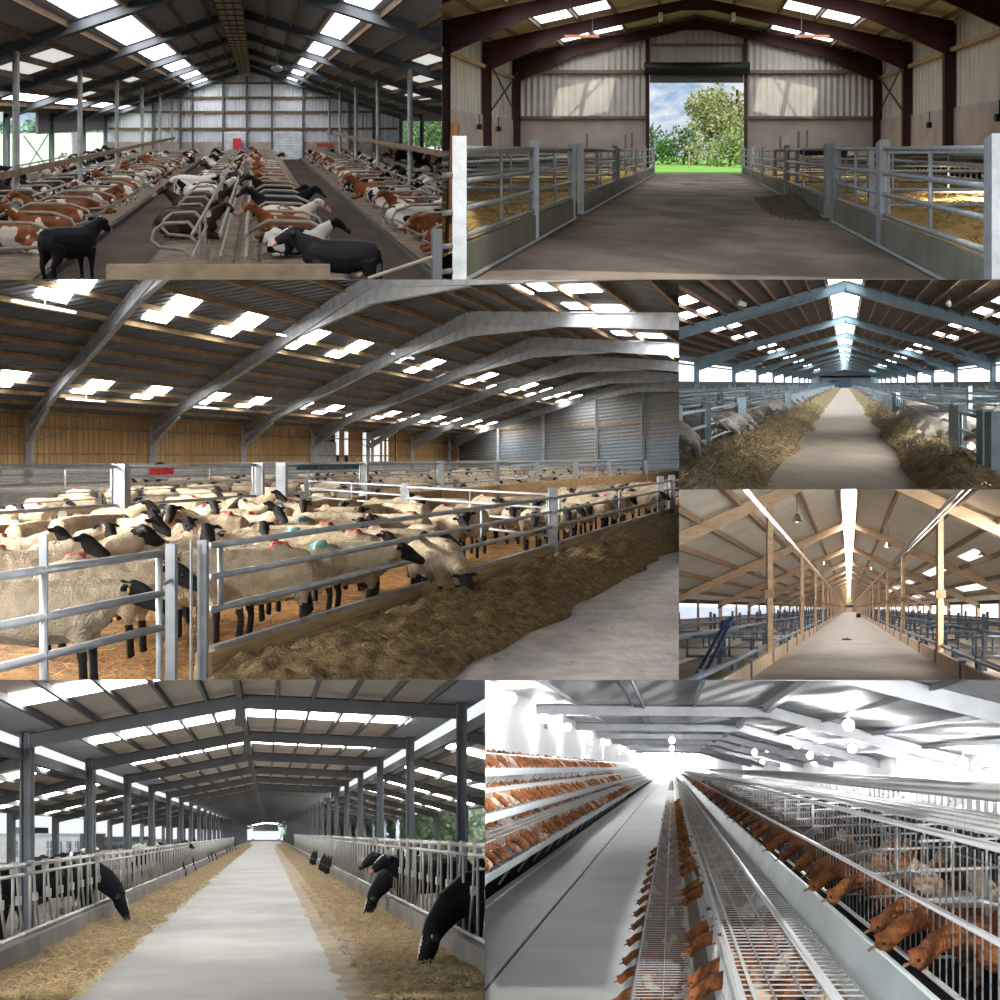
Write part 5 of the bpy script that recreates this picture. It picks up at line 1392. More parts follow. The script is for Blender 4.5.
# ================================================================== E: empty timber-framed shed
E = Hall(849, 608, 1.7, {'l': 679, 't': 489.5, 'b': 680})
def build_E():
    H, rnd = E, random.Random(4)
    conc = mat('beige_clean_concrete', (0.34, 0.30, 0.26), rough=.8, spec=.15, var=.14, vscale=1.5, stretch=(1, .35, 1), wave=('Y', 6.0, .08))
    pen = mat('taupe_pen_floor', (0.30, 0.255, 0.21), rough=.8, var=.25, vscale=.8)
    slab = mat('pale_lying_bay', (0.46, 0.40, 0.33), rough=.85, var=.15)
    roofm = mat('pale_insulated_panel', (0.62, 0.575, 0.49), rough=.45, var=.08, vscale=.5, wave=('Y', 2.4, .10), spec=.5)
    wood = mat('planed_pine', (0.56, 0.40, 0.26), rough=.7, var=.18, vscale=2, stretch=(1, .5, 4))
    dwood = mat('brown_purlin_wood', (0.31, 0.21, 0.13), rough=.75, var=.2)
    pale = mat('pale_plaster_rail', (0.83, 0.76, 0.66), rough=.5, var=.05)
    bluep = mat('slate_blue_pipe', (0.105, 0.14, 0.185), rough=.5, metal=.1, var=.2)
    kerbm = mat('pine_kerb_board', (0.56, 0.43, 0.31), rough=.8, var=.15)
    light = mat('ridge_daylight', (1, 1, 1), emit=34.0)
    winl = mat('daylit_blue_curtain', (0.66, 0.76, 0.93), emit=.9, var=.05)
    winr = mat('daylit_white_opening', (1, 1, 1), emit=1.7, var=0)
    wallm = mat('beige_side_wall', (0.50, 0.46, 0.38), rough=.85, var=.12)
    zr = lambda x: 4.6 - .445 * abs(x)
    struct('floor', MB(H).box(-2.4, 2.7, 15, 402, -2.0, -1.7), conc, 'clean beige concrete passage of the empty timber-framed shed', 'floor')
    for x0, x1, ph in ((-9.2, -2.4, 'curtain side'), (2.7, 9.6, 'bright open side')):
        struct('floor', MB(H).box(x0, x1, 12, 402, -2.05, -1.72), pen, 'taupe pen floor on the %s of the empty shed' % ph, 'floor')
        s = -1 if x0 < 0 else 1
        struct('trim_1', MB(H).box(*sorted((s * 5.2, s * 6.6)), 14, 395, -1.75, -1.6), slab, 'pale raised lying bay on the %s of the empty shed' % ph, 'floor')
    roof = MB(H)
    for s in (-1, 1):
        P = lambda x, d: (s * x, d, zr(x))
        roof.slab(P(.27, 14), P(9.6, 14), P(9.6, 402), P(.27, 402), .12)
    ceil = struct('ceiling', roof, roofm, 'pale panelled pitched roof of the empty timber-framed shed', 'ceiling')
    for s in (-1, 1):
        for x in (.35, 1.6, 3.2, 4.4, 5.6, 6.9, 8.2, 9.3):
            MB(H).bar((s * x, 14, zr(x) - .1), (s * x, 400, zr(x) - .1), .09, .2).build('purlin', dwood, ceil)
    MB(H).box(-.27, .27, 14, 400, 4.48, 4.52).build('ridge_light', light, ceil)
    dl = mat('painted_roof_glint', (1.0, .98, .93), emit=1.5)
    for d0, d1 in ((40, 46), (56, 62), (61, 68), (76, 83), (84, 90), (96, 104), (108, 118), (126, 138), (146, 160)):
        for x0, x1 in ((5.0, 5.5), (7.0, 7.8)):
            if rnd.random() < .8:
                MB(H).slab((x0, d0, zr(x0) - .02), (x1, d0, zr(x1) - .02), (x1, d1, zr(x1) - .02), (x0, d1, zr(x0) - .02), .01).build('rooflight', dl, ceil)  # glint on the roof panels put in as a glowing sheet
    fr = [29.5 + 20.6 * k for k in range(18)]
    for i, d in enumerate(fr):
        f = thing('timber_frame', 'pine rafter frame of the empty shed, %s from front' % nth(i + 1), 'frame', H, (0, d, -1.7), kind='structure')
        for s in (-1, 1):
            MB(H).bar((s * 9.5, d, zr(9.5) - .32), (s * .2, d, zr(.2) - .32), .22, .36).build('rafter', wood, f)
            px = -2.4 if s < 0 else 2.75
            MB(H).bar((px, d + .8, -1.7), (px, d + .8, zr(px) - .3), .16, .16, (0, 1, 0)).build('post', wood, f)
            MB(H).bar((s * 9.1, d, -1.7), (s * 9.1, d, zr(9.1) - .3), .22, .22, (0, 1, 0)).build('outer_post', wood, f)
            MB(H).bar((s * 9.1, d, .1), (s * 8.4, d, zr(8.4) - .4), .14, .14).build('knee_brace', wood, f)
            MB(H).bar((px, d + .6, -.1 + .4), (px, d + .6, .55), .3, .08, (0, 1, 0)).build('bracket', dwood, f)
        prune(f)
    for i, d in enumerate([40 + 20.6 * k for k in range(12)]):
        for s in (-1, 1):
            single('window_post', MB(H).bar((s * 9.15, d, -1.7), (s * 9.15, d, .5), .14, .14, (0, 1, 0)), dwood, 'thin post between frames on the %s of the empty shed, %s from front' % ('curtain side' if s < 0 else 'bright open side', nth(i + 1)), 'post', 'thin side posts of the empty shed')
    # long pale pipes running down into the distance
    single('milk_pipe', MB(H).tube([(-1.03, 7, 1.18), (-1.03, 398, 1.18)], .022, 8).tube([(-1.0, 7, 1.12), (-1.0, 398, 1.12)], .01, 6), pale, 'long pale pipe running under the posts towards the far door, on the curtain side', 'pipe')
    single('milk_pipe', MB(H).tube([(1.0, 7, 1.06), (1.0, 398, 1.06)], .022, 8).tube([(1.03, 7, 1.01), (1.03, 398, 1.01)], .01, 6), pale, 'long pale pipe running under the posts towards the far door, on the bright open side', 'pipe')
    wk = 0
    for s, nm in ((-1, 'wall_left'), (1, 'wall_right')):
        ph = 'curtain side' if s < 0 else 'bright open side'
        w = struct(nm, MB(H).box(*sorted((s * 9.2, s * 9.4)), 14, 402, -1.75, -.7), wallm, 'low beige wall on the %s of the empty shed' % ph, 'wall')
        MB(H).box(*sorted((s * 9.2, s * 9.4)), 14, 402, .3, zr(9.2)).build('eaves_board', mat('dark_eaves_board', (0.10, 0.075, 0.06), rough=.8), w)
        for a, b in zip(fr[:-1], fr[1:]):
            wk += 1
            o = MB(H).box(*sorted((s * 9.28, s * 9.32)), a + .1, b - .1, -.7, .08 if s < 0 else .3).build('window_%d' % wk, winl if s < 0 else winr)
            if o:
                props(o, 'long open bay on the %s of the empty shed, %s from front' % (ph, nth(fr.index(a) + 1)), 'window', None, 'structure')
                if s < 0: MB(H).box(s * 9.32, s * 9.28, a + .1, b - .1, .08, .3).build('upper_slit', winr, o)
    bw = struct('wall_back', MB(H).box(-9.5, 9.5, 400, 400.5, -1.7, .5).raw([H.W(p) for p in ((-9.5, 400, .4), (9.5, 400, .4), (0, 400, 4.6), (-9.5, 400.5, .4), (9.5, 400.5, .4), (0, 400.5, 4.6))], [(0, 1, 2), (5, 4, 3), (0, 2, 5, 3), (1, 4, 5, 2)]), mat('warm_pine_gable', (0.55, 0.40, 0.24), rough=.8), 'pine gable wall at the far end of the empty shed', 'wall')
    dr = thing('door_1', 'dark framed doorway at the far end of the empty shed passage', 'door', H, (0, 395, -1.7), kind='structure')
    for x in (-1.55, 1.35):
        MB(H).box(x, x + .3, 395, 395.3, -1.7, .35).build('jamb', dwood, dr)
    MB(H).box(-1.7, 1.8, 394.8, 395.3, .2, 1.15).build('canopy', mat('dark_grey_canopy', (0.07, 0.07, 0.08), rough=.6), dr)
    MB(H).box(-1.3, 1.35, 399.6, 399.9, -1.7, .3).build('door_leaf', pale, dr)
    # kerbs and pipe rails along the passage
    for sx, ph in ((-2.4, 'curtain side'), (2.72, 'bright open side')):
        s = -1 if sx < 0 else 1
        k = 0
        d = 17.0
        while d < 330:
            k += 1
            L = 7.0 if d < 120 else 30
            kb = thing('kerb', 'pine kerb board along the passage on the %s, %s from front' % (ph, nth(k)), 'kerb', H, (sx, d, -1.7), 'kerb boards of the empty shed')
            MB(H).box(sx - .05, sx + .05, d + .15, d + L - .15, -1.7, -1.32).build('board', kerbm, kb)
            MB(H).box(sx - .08, sx + .08, d - .15, d + .15, -1.72, -1.26).build('stake', bluep, kb)
            prune(kb)
            d += L
        pr = thing('pipe_rail', 'slate blue pipe rail over the kerb on the %s' % ph, 'rail', H, (sx, 100, -1.7))
        MB(H).tube([(sx + s * .12, 15, -1.15), (sx + s * .12, 390, -1.15)], .065, 8).build('pipe', bluep, pr, True)
        for k in range(40):
            d = 17 + 5 * k
            MB(H).bar((sx + s * .12, d, -1.7), (sx + s * .12, d, -1.05), .09, .14, (0, 1, 0)).build('bracket', bluep, pr)
        prune(pr)
        for i, (x, zs) in enumerate(((4.3, (-.75,)), (6.0, (-.6, -1.0)), (7.6, (-.55, -.9)))):
            rl = thing('pen_railing', 'slate blue pen railing on the %s of the empty shed, %s from passage' % (ph, nth(i + 1)), 'railing', H, (s * x, 150, -1.7), 'pen railings of the empty shed')
            for z in zs:
                MB(H).tube([(s * x, 14, z), (s * x, 390, z)], .075 if i == 0 else .05, 8).build('rail', bluep, rl, True)
            for k in range(30):
                d = 24 + 10.3 * k
                MB(H).bar((s * x, d, -1.7), (s * x, d, max(zs) + (.35 if i else 0)), .12, .12, (0, 1, 0)).build('post', bluep, rl)
            prune(rl)
        for i, d in enumerate([27, 33, 41, 50, 60, 72, 84, 100, 120, 145, 175, 210]):
            gate(H, sx + s * .2, d, d, [-.78, -1.3], [.02, .35, .65, .98], 'slate blue cross rail between pens on the %s, %s from front' % (ph, nth(i + 1)), bluep, .04, s * (4.4 if i % 2 == 0 else 8.9), group='cross rails of the empty shed', name='cross_railing', cat='railing', posts=(.5,), pw=.1)
    # leaning pole tool, dark lumps, lamps
    pl = thing('leaning_post_driver', 'pair of dark navy poles with clamp head leaning on the rail of the empty shed', 'tool', H, (-3.6, 23, -1.7))
    nv = mat('navy_paint', (0.015, 0.03, 0.13), rough=.35)
    a = lambda u, v, d: ((u - 849) * d / 1000, d, (608 - v) * d / 1000)
    MB(H).tube([a(692, 683, 23), a(724, 625, 24)], .05, 8).build('pole', nv, pl, True)
    MB(H).tube([a(700, 683, 22.7), a(727, 630, 23.8)], .045, 8).build('pole', nv, pl, True)
    MB(H).tube([a(721, 628, 23.9), a(732, 619.5, 24)], .08, 8).tube([a(722, 622, 23.9), a(729, 627, 24)], .06, 8).build('clamp_head', nv, pl, True)
    dk = mat('dark_lump', (0.03, 0.026, 0.022), rough=.9)
    for i, (u, v, r) in enumerate(((843.5, 640.3, .08), (846.5, 640.1, .09), (849.5, 640.6, .06))):
        x, d, z = H.fl(u, v)
        mb = MB(H).ball((x, d, z + .05), r, 8, .7).ball((x + .07, d + .1, z + .06), r * .7, 8, .8)
        single('dung_lump', mb, dk, 'small dark lump on the clean passage floor, %s of three' % nth(i + 1), 'lump', 'dark lumps on the passage floor', smooth=True)
    bk = thing('bucket', 'dark bucket standing on the passage kerb near the far door', 'bucket', H, (3.2 * .9, 150, -1.7))
    x, d, z = H.fl(858.5, 617.5)
    MB(H).tube([(x, d, z), (x, d, z + .7)], .38, 12).build('pail', dk, bk, True)
    MB(H).tube([(x - .38, d, z + .7), (x, d, z + 1.0), (x + .38, d, z + .7)], .03).build('handle', G_dull, bk)
    chrome = mat('polished_reflector', (0.75, 0.75, 0.74), rough=.15, metal=.9)
    bulb = mat('lamp_bulb', (1, .95, .85), emit=3)
    for i, (u, v, d) in enumerate(((797, 517, 30), (888, 544, 45), (982, 552, 40), (758, 571, 60), (823, 562, 66), (872, 568, 75))):
        x, z = (u - 849) * d / 1000, (608 - v) * d / 1000
        l = thing('heat_lamp', 'polished lamp with cage hanging from the pale roof of the empty shed, %s of six' % nth(i + 1), 'lamp', H, (x, d, z), 'hanging lamps of the empty shed')
        mb = MB(H)
        pts = [(0, .1), (.05, .1), (.09, .02), (.15, -.1), (.17, -.14)]
        n = 10; W0 = H.W((x, d, z))
        vs = [W0 + Vector((r * math.cos(6.283 * k / n), r * math.sin(6.283 * k / n), h)) for r, h in pts for k in range(n)]
        mb.raw(vs, [(j * n + k, j * n + (k + 1) % n, (j + 1) * n + (k + 1) % n, (j + 1) * n + k) for j in range(len(pts) - 1) for k in range(n)])
        mb.build('reflector', chrome, l, True)
        MB(H).ball((x, d, z - .1), .07, 8).build('bulb', bulb, l, True)
        MB(H).tube([(x, d, z + .1), (x, d, zr(x) - .05)], .012, 4).build('cord', dwood, l)
        prune(l)
# ================================================================== F: open-sided cow shed with a wide feed passage
F = Hall(267, 833, 1.8, {'t': 680, 'r': 485})
def build_F():
    H, rnd = F, random.Random(3)
    conc = mat('grey_feed_passage', (0.38, 0.375, 0.36), rough=.8, var=.1, vscale=.8, bump=.15, bscale=8, col2=(0.31, 0.30, 0.285), c2=(.45, .75), c2scale=.5)
    hay = mat('yellow_brown_hay', (0.245, 0.18, 0.095), rough=.95, var=.4, vscale=6, bump=1.0, bscale=22, col2=(0.22, 0.15, 0.065), c2=(.52, .75), c2scale=4)
    kerbm = mat('grey_feed_kerb', (0.20, 0.185, 0.175), rough=.85, var=.2, vscale=1.5)
    roofm = mat('grey_brown_roof_sheet', (0.62, 0.56, 0.51), rough=.8, var=.08, vscale=.8)
    bsheet = mat('blue_grey_eaves_sheet', (0.50, 0.55, 0.66), rough=.6, var=.08)
    steel = mat('dark_grey_frame', (0.125, 0.13, 0.14), rough=.6, var=.15)
    colm = mat('blue_grey_column', (0.19, 0.205, 0.235), rough=.55, var=.15, vscale=3)
    light = mat('translucent_strip', (1, 1, .98), emit=16.0)
    tube = mat('pale_headlock_tube', (0.44, 0.44, 0.435), rough=.4, metal=.25, var=.15, vscale=5)
    yard = mat('brown_standing', (0.18, 0.15, 0.12), rough=.9, var=.3)
    XL, XR, RX, RZ = -3.6, 2.92, -.41, 2.16
    EL, ER = 1.56, 2.0
    # the row of ridge, eaves
    zm = lambda x: RZ + (x - RX) * ((RZ - EL) / (RX - XL)) if x < RX else RZ - (x - RX) * ((RZ - ER) / (XR - RX))
    struct('floor', MB(H).box(-3.3, 2.75, 6, 262, -2.1, -1.8), conc, 'smooth grey feed passage of the open-sided cow shed', 'floor')
    for x0, x1, ph in ((-9, -3.3, 'white building'), (2.75, 9, 'green trees')):
        struct('floor', MB(H).box(x0, x1, 5, 262, -2.15, -1.85), yard, 'brown standing area for cows beside the %s' % ph, 'floor')
    # hay bands
    def band(xo, xi, sg, hh):
        def f(a, b):
            d = 8 + 150 * b ** 2
            e = noise.noise(Vector((d * .8, sg, 5))) * .22
            x = xo + (xi - xo + e * sg) * a
            n = noise.noise(Vector((a * 9, d * 3, sg))) * .06 + noise.noise(Vector((a * 22, d * 8, sg))) * .04
            return (x, d, -1.80 + hh * (1 - a) ** .8 * (.7 + .5 * noise.noise(Vector((d * .7, 1, sg)))) + n * (1.02 - a))
        return f
    single('hay', MB(H).grid(24, 320, band(-3.2, -2.15, 1, .2)), hay, 'band of yellow-brown hay along the kerb on the white building side', 'hay', kind='stuff', smooth=True)
    single('hay', MB(H).grid(30, 320, band(2.75, 1.35, -1, .16)), hay, 'wide band of yellow-brown hay along the kerb on the tree side', 'hay', kind='stuff', smooth=True)
    dust = mat('hay_dust', (0.31, 0.25, 0.185), rough=.95, var=.2, vscale=3)
    single('hay_dust', MB(H).grid(10, 500, lambda a, b: (.86 + .12 * noise.noise(Vector((b * 90, 2, 2))) * (1 - a) + .68 * a, 8 + 120 * b ** 2, -1.797 + .02 * math.sin(3.14 * a))), dust, 'thin brown dusting of trampled hay beside the tree side hay band', 'hay', kind='stuff', smooth=True)
    st = mat('hay_stalk', (0.36, 0.27, 0.145), rough=.9, var=.5, vscale=5)
    straws(H, 'straw', lambda r: (-3.2 + 1.25 * r.random(), 10.5 + 25 * r.random() ** 2, -1.72), 2600, st, 'loose stalks in the hay band on the white building side', .16, .007, 31, .01)
    straws(H, 'straw', lambda r: (2.7 - 1.6 * r.random() ** .8, 10.5 + 25 * r.random() ** 2, -1.73), 3600, st, 'loose stalks in the wide hay band on the tree side', .16, .007, 32, .01)
    # main roof
    roof = MB(H)
    for a, b in ((XL - .25, RX), (RX, XR + .25)):
        roof.slab((a, 5, zm(a)), (b, 5, zm(b)), (b, 262, zm(b)), (a, 262, zm(a)), .06)
    ceil = struct('ceiling', roof, roofm, 'grey-brown main roof of the open-sided cow shed', 'ceiling')
    for a, b in ((XL - .25, XL + .42), (XR - .42, XR + .25)):
        MB(H).slab((a, 5, zm(a) - .03), (b, 5, zm(b) - .03), (b, 200, zm(b) - .03), (a, 200, zm(a) - .03), .02).build('eaves_sheet', bsheet, ceil)
    for x in (-3.1, -2.55, -2.0, -1.45, -.9, .15, .7, 1.25, 1.8, 2.4):
        MB(H).bar((x, 5, zm(x) - .06), (x, 260, zm(x) - .06), .045, .09).build('purlin', steel, ceil)
    fr = [9.6 + 5.4 * k for k in range(46)]
    for i, d in enumerate(fr[:40]):
        for a, b in ((XL + .42, RX - .06), (RX + .06, XR - .42)):
            e0, e1 = d + 2.35, d + 3.05
            MB(H).slab((a, e0, zm(a) - .05), (b, e0, zm(b) - .05), (b, e1, zm(b) - .05), (a, e1, zm(a) - .05), .02).build('roof_light', light, ceil)
    # lean-to roofs
    lean = {}
    for s, xc, ze, xo, zo, ph in ((-1, XL - .1, 1.22, -6.6, .52, 'white building'), (1, XR + .1, 1.62, 6.2, .75, 'green trees')):
        zf = lambda x, xc=xc, ze=ze, xo=xo, zo=zo: ze + (x - xc) * (zo - ze) / (xo - xc)
        rf = MB(H).slab((xc, 4, zf(xc)), (xo + s * .3, 4, zf(xo)), (xo + s * .3, 255, zf(xo)), (xc, 255, zf(xc)), .05)
        c2 = struct('ceiling', rf, roofm, 'lower lean-to roof over the cows on the %s side' % ph, 'ceiling')
        for k in range(5):
            x = xc + (xo - xc) * (k + .5) / 5
            MB(H).bar((x, 4, zf(x) - .06), (x, 250, zf(x) - .06), .05, .09).build('purlin', steel, c2)
        MB(H).bar((xc, 4, zf(xc) - .05), (xc, 250, zf(xc) - .05), .09, .16).build('edge_beam', steel, c2)
        for i, d in enumerate(fr[:12]):
            e0, e1 = d + 2.5, d + 3.0
            MB(H).slab((xc + s * .2, e0, zf(xc + s * .2) - .04), (xo - s * .2, e0, zf(xo - s * .2) - .04), (xo - s * .2, e1, zf(xo - s * .2) - .04), (xc + s * .2, e1, zf(xc + s * .2) - .04), .02).build('roof_light', light, c2)
        lean[s] = (xc, xo, zf)
    # frames: columns, rafters, lean-to rafters and outer posts
    for i, d in enumerate(fr[:32]):
        f = thing('portal_frame', 'dark grey steel frame of the open-sided cow shed, %s from front' % nth(i + 1), 'frame', H, (0, d, -1.8), kind='structure')
        for x in (XL, XR):
            MB(H).ibeam((x, d, -1.8), (x, d, zm(x) - .05), .16, .15, up=(1, 0, 0), t=.03).build('column', colm, f)
            MB(H).bar((x, d, zm(x) - .18), (RX, d, RZ - .18), .12, .2).build('rafter', steel, f)
        for s in (-1, 1):
            xc, xo, zf = lean[s]
            MB(H).bar((xc, d, zf(xc) - .15), (xo, d, zf(xo) - .12), .1, .16).build('lean_to_rafter', steel, f)
            MB(H).bar((xo, d, -1.85), (xo, d, zf(xo)), .16, .16, (0, 1, 0)).build('outer_post', colm, f)
        if i < 20:
            MB(H).bar((RX, d, RZ - .1), (RX, d, RZ - .55), .13, .07, (0, 1, 0)).build('king_post', steel, f)
        prune(f)
    single('ridge_beam', MB(H).bar((RX, 5, RZ - .1), (RX, 260, RZ - .1), .09, .14), steel, 'long dark ridge beam of the open-sided cow shed', 'beam', kind='structure')
    gb = MB(H)
    gb.raw([H.W(p) for p in ((XL, 258, .5), (XR, 258, .5), (XR, 258, ER), (RX, 258, RZ), (XL, 258, EL))], [(0, 1, 2, 3, 4)])
    struct('wall_back', gb, mat('pale_far_gable', (0.7, 0.76, 0.78), rough=.7), 'pale far gable above the bright doorway of the cow shed', 'wall')
    # kerbs and headlocks
    for sx, ztop, ph, s in ((-3.28, -.43, 'white building', -1), (2.72, -.16, 'green trees', 1)):
        for k in range(24):
            d = 6 + 4.0 * k if k < 12 else 54 + 16 * (k - 12)
            L = 4.0 if k < 12 else 16.0
            single('kerb', MB(H).box(sx - .09, sx + .09, d + .02, d + L - .02, -1.85, -1.42), kerbm, 'grey concrete feed kerb section on the %s side, %s from front' % (ph, nth(k + 1)), 'kerb', 'feed kerb sections')
        zb = -1.36
        for k in range(17):
            d0 = 8.1 + 5.4 * k
            hl = thing('headlock_panel', 'pale tubular headlock panel on the %s side, %s from front' % (ph, nth(k + 1)), 'barrier', H, (sx, d0, -1.8), 'headlock panels')
            MB(H).tube([(sx, d0, ztop), (sx, d0 + 5.35, ztop)], .035, 6).build('top_rail', tube, hl, True)
            MB(H).tube([(sx, d0, ztop - .13), (sx, d0 + 5.35, ztop - .13)], .025, 6).build('lock_rail', tube, hl, True)
            MB(H).tube([(sx, d0, zb), (sx, d0 + 5.35, zb)], .03, 6).build('bottom_rail', tube, hl, True)
            NL = 6
            for j in range(NL):
                d = d0 + .35 + j * 5.35 / NL
                w = 5.35 / NL
                MB(H).tube([(sx, d, ztop), (sx, d, zb)], .02, 5).build('bar', tube, hl, True)
                MB(H).tube([(sx, d + w * .22, ztop), (sx, d + w * .34, (ztop + zb) / 2), (sx, d + w * .62, zb)], .018, 5).build('swing_bar', tube, hl, True)
                if k < 4: MB(H).box(sx - .025, sx + .025, d + w * .24, d + w * .42, (ztop + zb) / 2 - .06, (ztop + zb) / 2 + .06).build('catch', tube, hl)
                if k < 7: MB(H).box(sx - .03, sx + .03, d - .06, d + .16, ztop - .1, ztop + .05).build('lock', tube, hl)
            prune(hl)
    # outside: white building, long blue-roofed building, trees
    grd = mat('pale_yard', (0.62, 0.63, 0.60), rough=.9)
    struct('yard', MB(H).box(-90, -9, 10, 200, -2.2, -1.95), grd, 'pale yard in front of the white building', 'yard')
    struct('yard', MB(H).box(9, 120, 10, 300, -2.2, -1.95), mat('green_yard', (0.45, 0.50, 0.40), rough=.9), 'pale green ground in front of the row of green trees', 'yard')
    wb = thing('building', 'white two-storey building with grey windows outside the cow shed', 'building', H, (-17, 60, -1.9))
    wm = mat('white_render', (0.95, 0.96, 0.98), rough=.8)
    px = lambda u, d: (u - 267) * d / 1000
    BD = 66.0
    zv = lambda v, d: (833 - v) * d / 1000
    MB(H).box(px(-30, BD), px(80, BD), BD, BD + 10, -2, zv(834.5, BD)).build('wall', wm, wb)
    MB(H).box(px(-31, BD), px(81, BD), BD - .3, BD + 10.3, zv(836, BD), zv(833.5, BD)).build('cornice', mat('grey_cornice', (0.62, 0.66, 0.70), rough=.8), wb)
    MB(H).box(px(2, BD), px(22, BD), BD + 3, BD + 8, zv(834, BD), zv(827, BD)).build('roof_block', mat('slate_blue_roof', (0.22, 0.28, 0.36), rough=.7), wb)
    gl = mat('grey_blue_glass', (0.36, 0.42, 0.47), rough=.2)
    for u0, u1 in ((-14, -6), (10, 17.5), (24, 30.5), (47, 53), (59, 61.5), (66.5, 70.5), (75, 78.5)):
        w = MB(H).box(px(u0, BD), px(u1, BD), BD - .12, BD + .1, zv(857, BD), zv(841, BD)).build('window', gl, wb)
        if w: MB(H).box(px((u0 + u1) / 2 - .4, BD), px((u0 + u1) / 2 + .4, BD), BD - .18, BD - .1, zv(857, BD), zv(841, BD)).box(px(u0, BD), px(u1, BD), BD - .18, BD - .1, zv(849.5, BD), zv(848.5, BD)).build('glazing_bar', wm, w)
    b2 = thing('building', 'low pale building with a slate blue roof edge outside the cow shed', 'building', H, (-14, 80, -1.9))
    BD = 84.0
    MB(H).box(px(81, BD), px(175, BD), BD, BD + 12, -2, zv(840, BD)).build('wall', mat('pale_blue_render', (0.72, 0.82, 0.88), rough=.8), b2)
    MB(H).box(px(80, BD), px(140, BD), BD - .5, BD + 12, zv(841.5, BD), zv(837, BD)).build('roof', mat('slate_blue_roof_edge', (0.30, 0.38, 0.46), rough=.7), b2)
    for k in range(6):
        MB(H).box(px(84 + 9 * k, BD), px(89 + 9 * k, BD), BD - .1, BD + .1, zv(853, BD), zv(845, BD)).build('window', gl, b2)
    for k in range(14):
        d = 70 + 7 * (k % 7) + 22 * (k // 7)
        u = 500 - 13 * (k % 7) - (6 if k > 6 else 0)
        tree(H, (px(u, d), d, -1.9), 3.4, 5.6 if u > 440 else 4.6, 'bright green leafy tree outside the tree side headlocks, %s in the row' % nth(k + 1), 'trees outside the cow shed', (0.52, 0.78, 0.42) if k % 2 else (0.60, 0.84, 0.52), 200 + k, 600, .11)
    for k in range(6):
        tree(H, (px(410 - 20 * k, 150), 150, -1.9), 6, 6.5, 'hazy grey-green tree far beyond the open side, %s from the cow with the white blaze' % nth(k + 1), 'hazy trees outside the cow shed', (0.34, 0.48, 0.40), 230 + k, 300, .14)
    # ---- cows
    # near, white building side: head down over the kerb
    cow(H, (-4.05, 19.4, -1.85), -8, 'blazed black', 'grazing', 'black cow reaching its head down over the kerb on the white building side', None, .9)
    cow(H, (-4.75, 17.6, -1.85), -4, 'black', 'standing', 'black cow standing behind the headlocks beside the cow reaching down', None, .86)
    cow(H, (-4.7, 15.6, -1.85), 4, 'black', 'standing', 'black cow cut by the picture edge behind the headlocks', None, .86)
    cow(H, (3.42, 13.9, -1.85), 192, 'blazed black', 'grazing', 'black cow with a white blaze eating hay on the tree side', None, .95)
    cow(H, (4.2, 14.6, -1.85), 170, 'white and black', 'standing', 'white and black cow standing behind the cow with the white blaze', None, .86)
    cow(H, (3.55, 20.8, -1.85), 182, 'pink nosed', 'standing', 'black cow with white forehead looking over the kerb on the tree side', None, .9)
    cow(H, (3.45, 22.0, -1.85), 186, 'blazed black', 'grazing', 'black cow lowering its head in the middle of the tree side group', None, .9)
    cow(H, (3.6, 23.4, -1.85), 178, 'black', 'standing', 'black cow holding its head level at the far end of the tree side group', None, .9)
    for k in range(7):
        cow(H, (3.75, 42 + 1.7 * k + (5 if k > 3 else 0), -1.85), 180 + rnd.uniform(-10, 10), 'black', 'grazing', 'small black cow feeding far down the tree side, %s of the distant group' % nth(k + 1), 'distant cows on the tree side', .9)
    for k, d in enumerate((38.5, 41.5, 44, 55, 58, 62, 80, 86, 92, 100)):
        cow(H, (-4.5, d, -1.85), rnd.uniform(-10, 10), 'blazed black' if k < 3 else 'black', 'grazing' if k != 1 else 'standing', 'small black cow at the headlocks far down the building side, %s from front' % nth(k + 1), 'distant cows on the white building side', .9)
    for k in range(16):
        sd = -1 if k % 2 else 1
        cow(H, (sd * rnd.uniform(4.6, 5.9), 20 + 3.2 * k, -1.85), rnd.uniform(0, 360), rnd.choice(['black and white', 'white and black', 'black']), 'standing', 'cow standing loose behind the headlocks on the %s side, %s from front' % ('white building' if sd < 0 else 'tree', nth(k // 2 + 1)), 'loose cows behind the headlocks', .86)

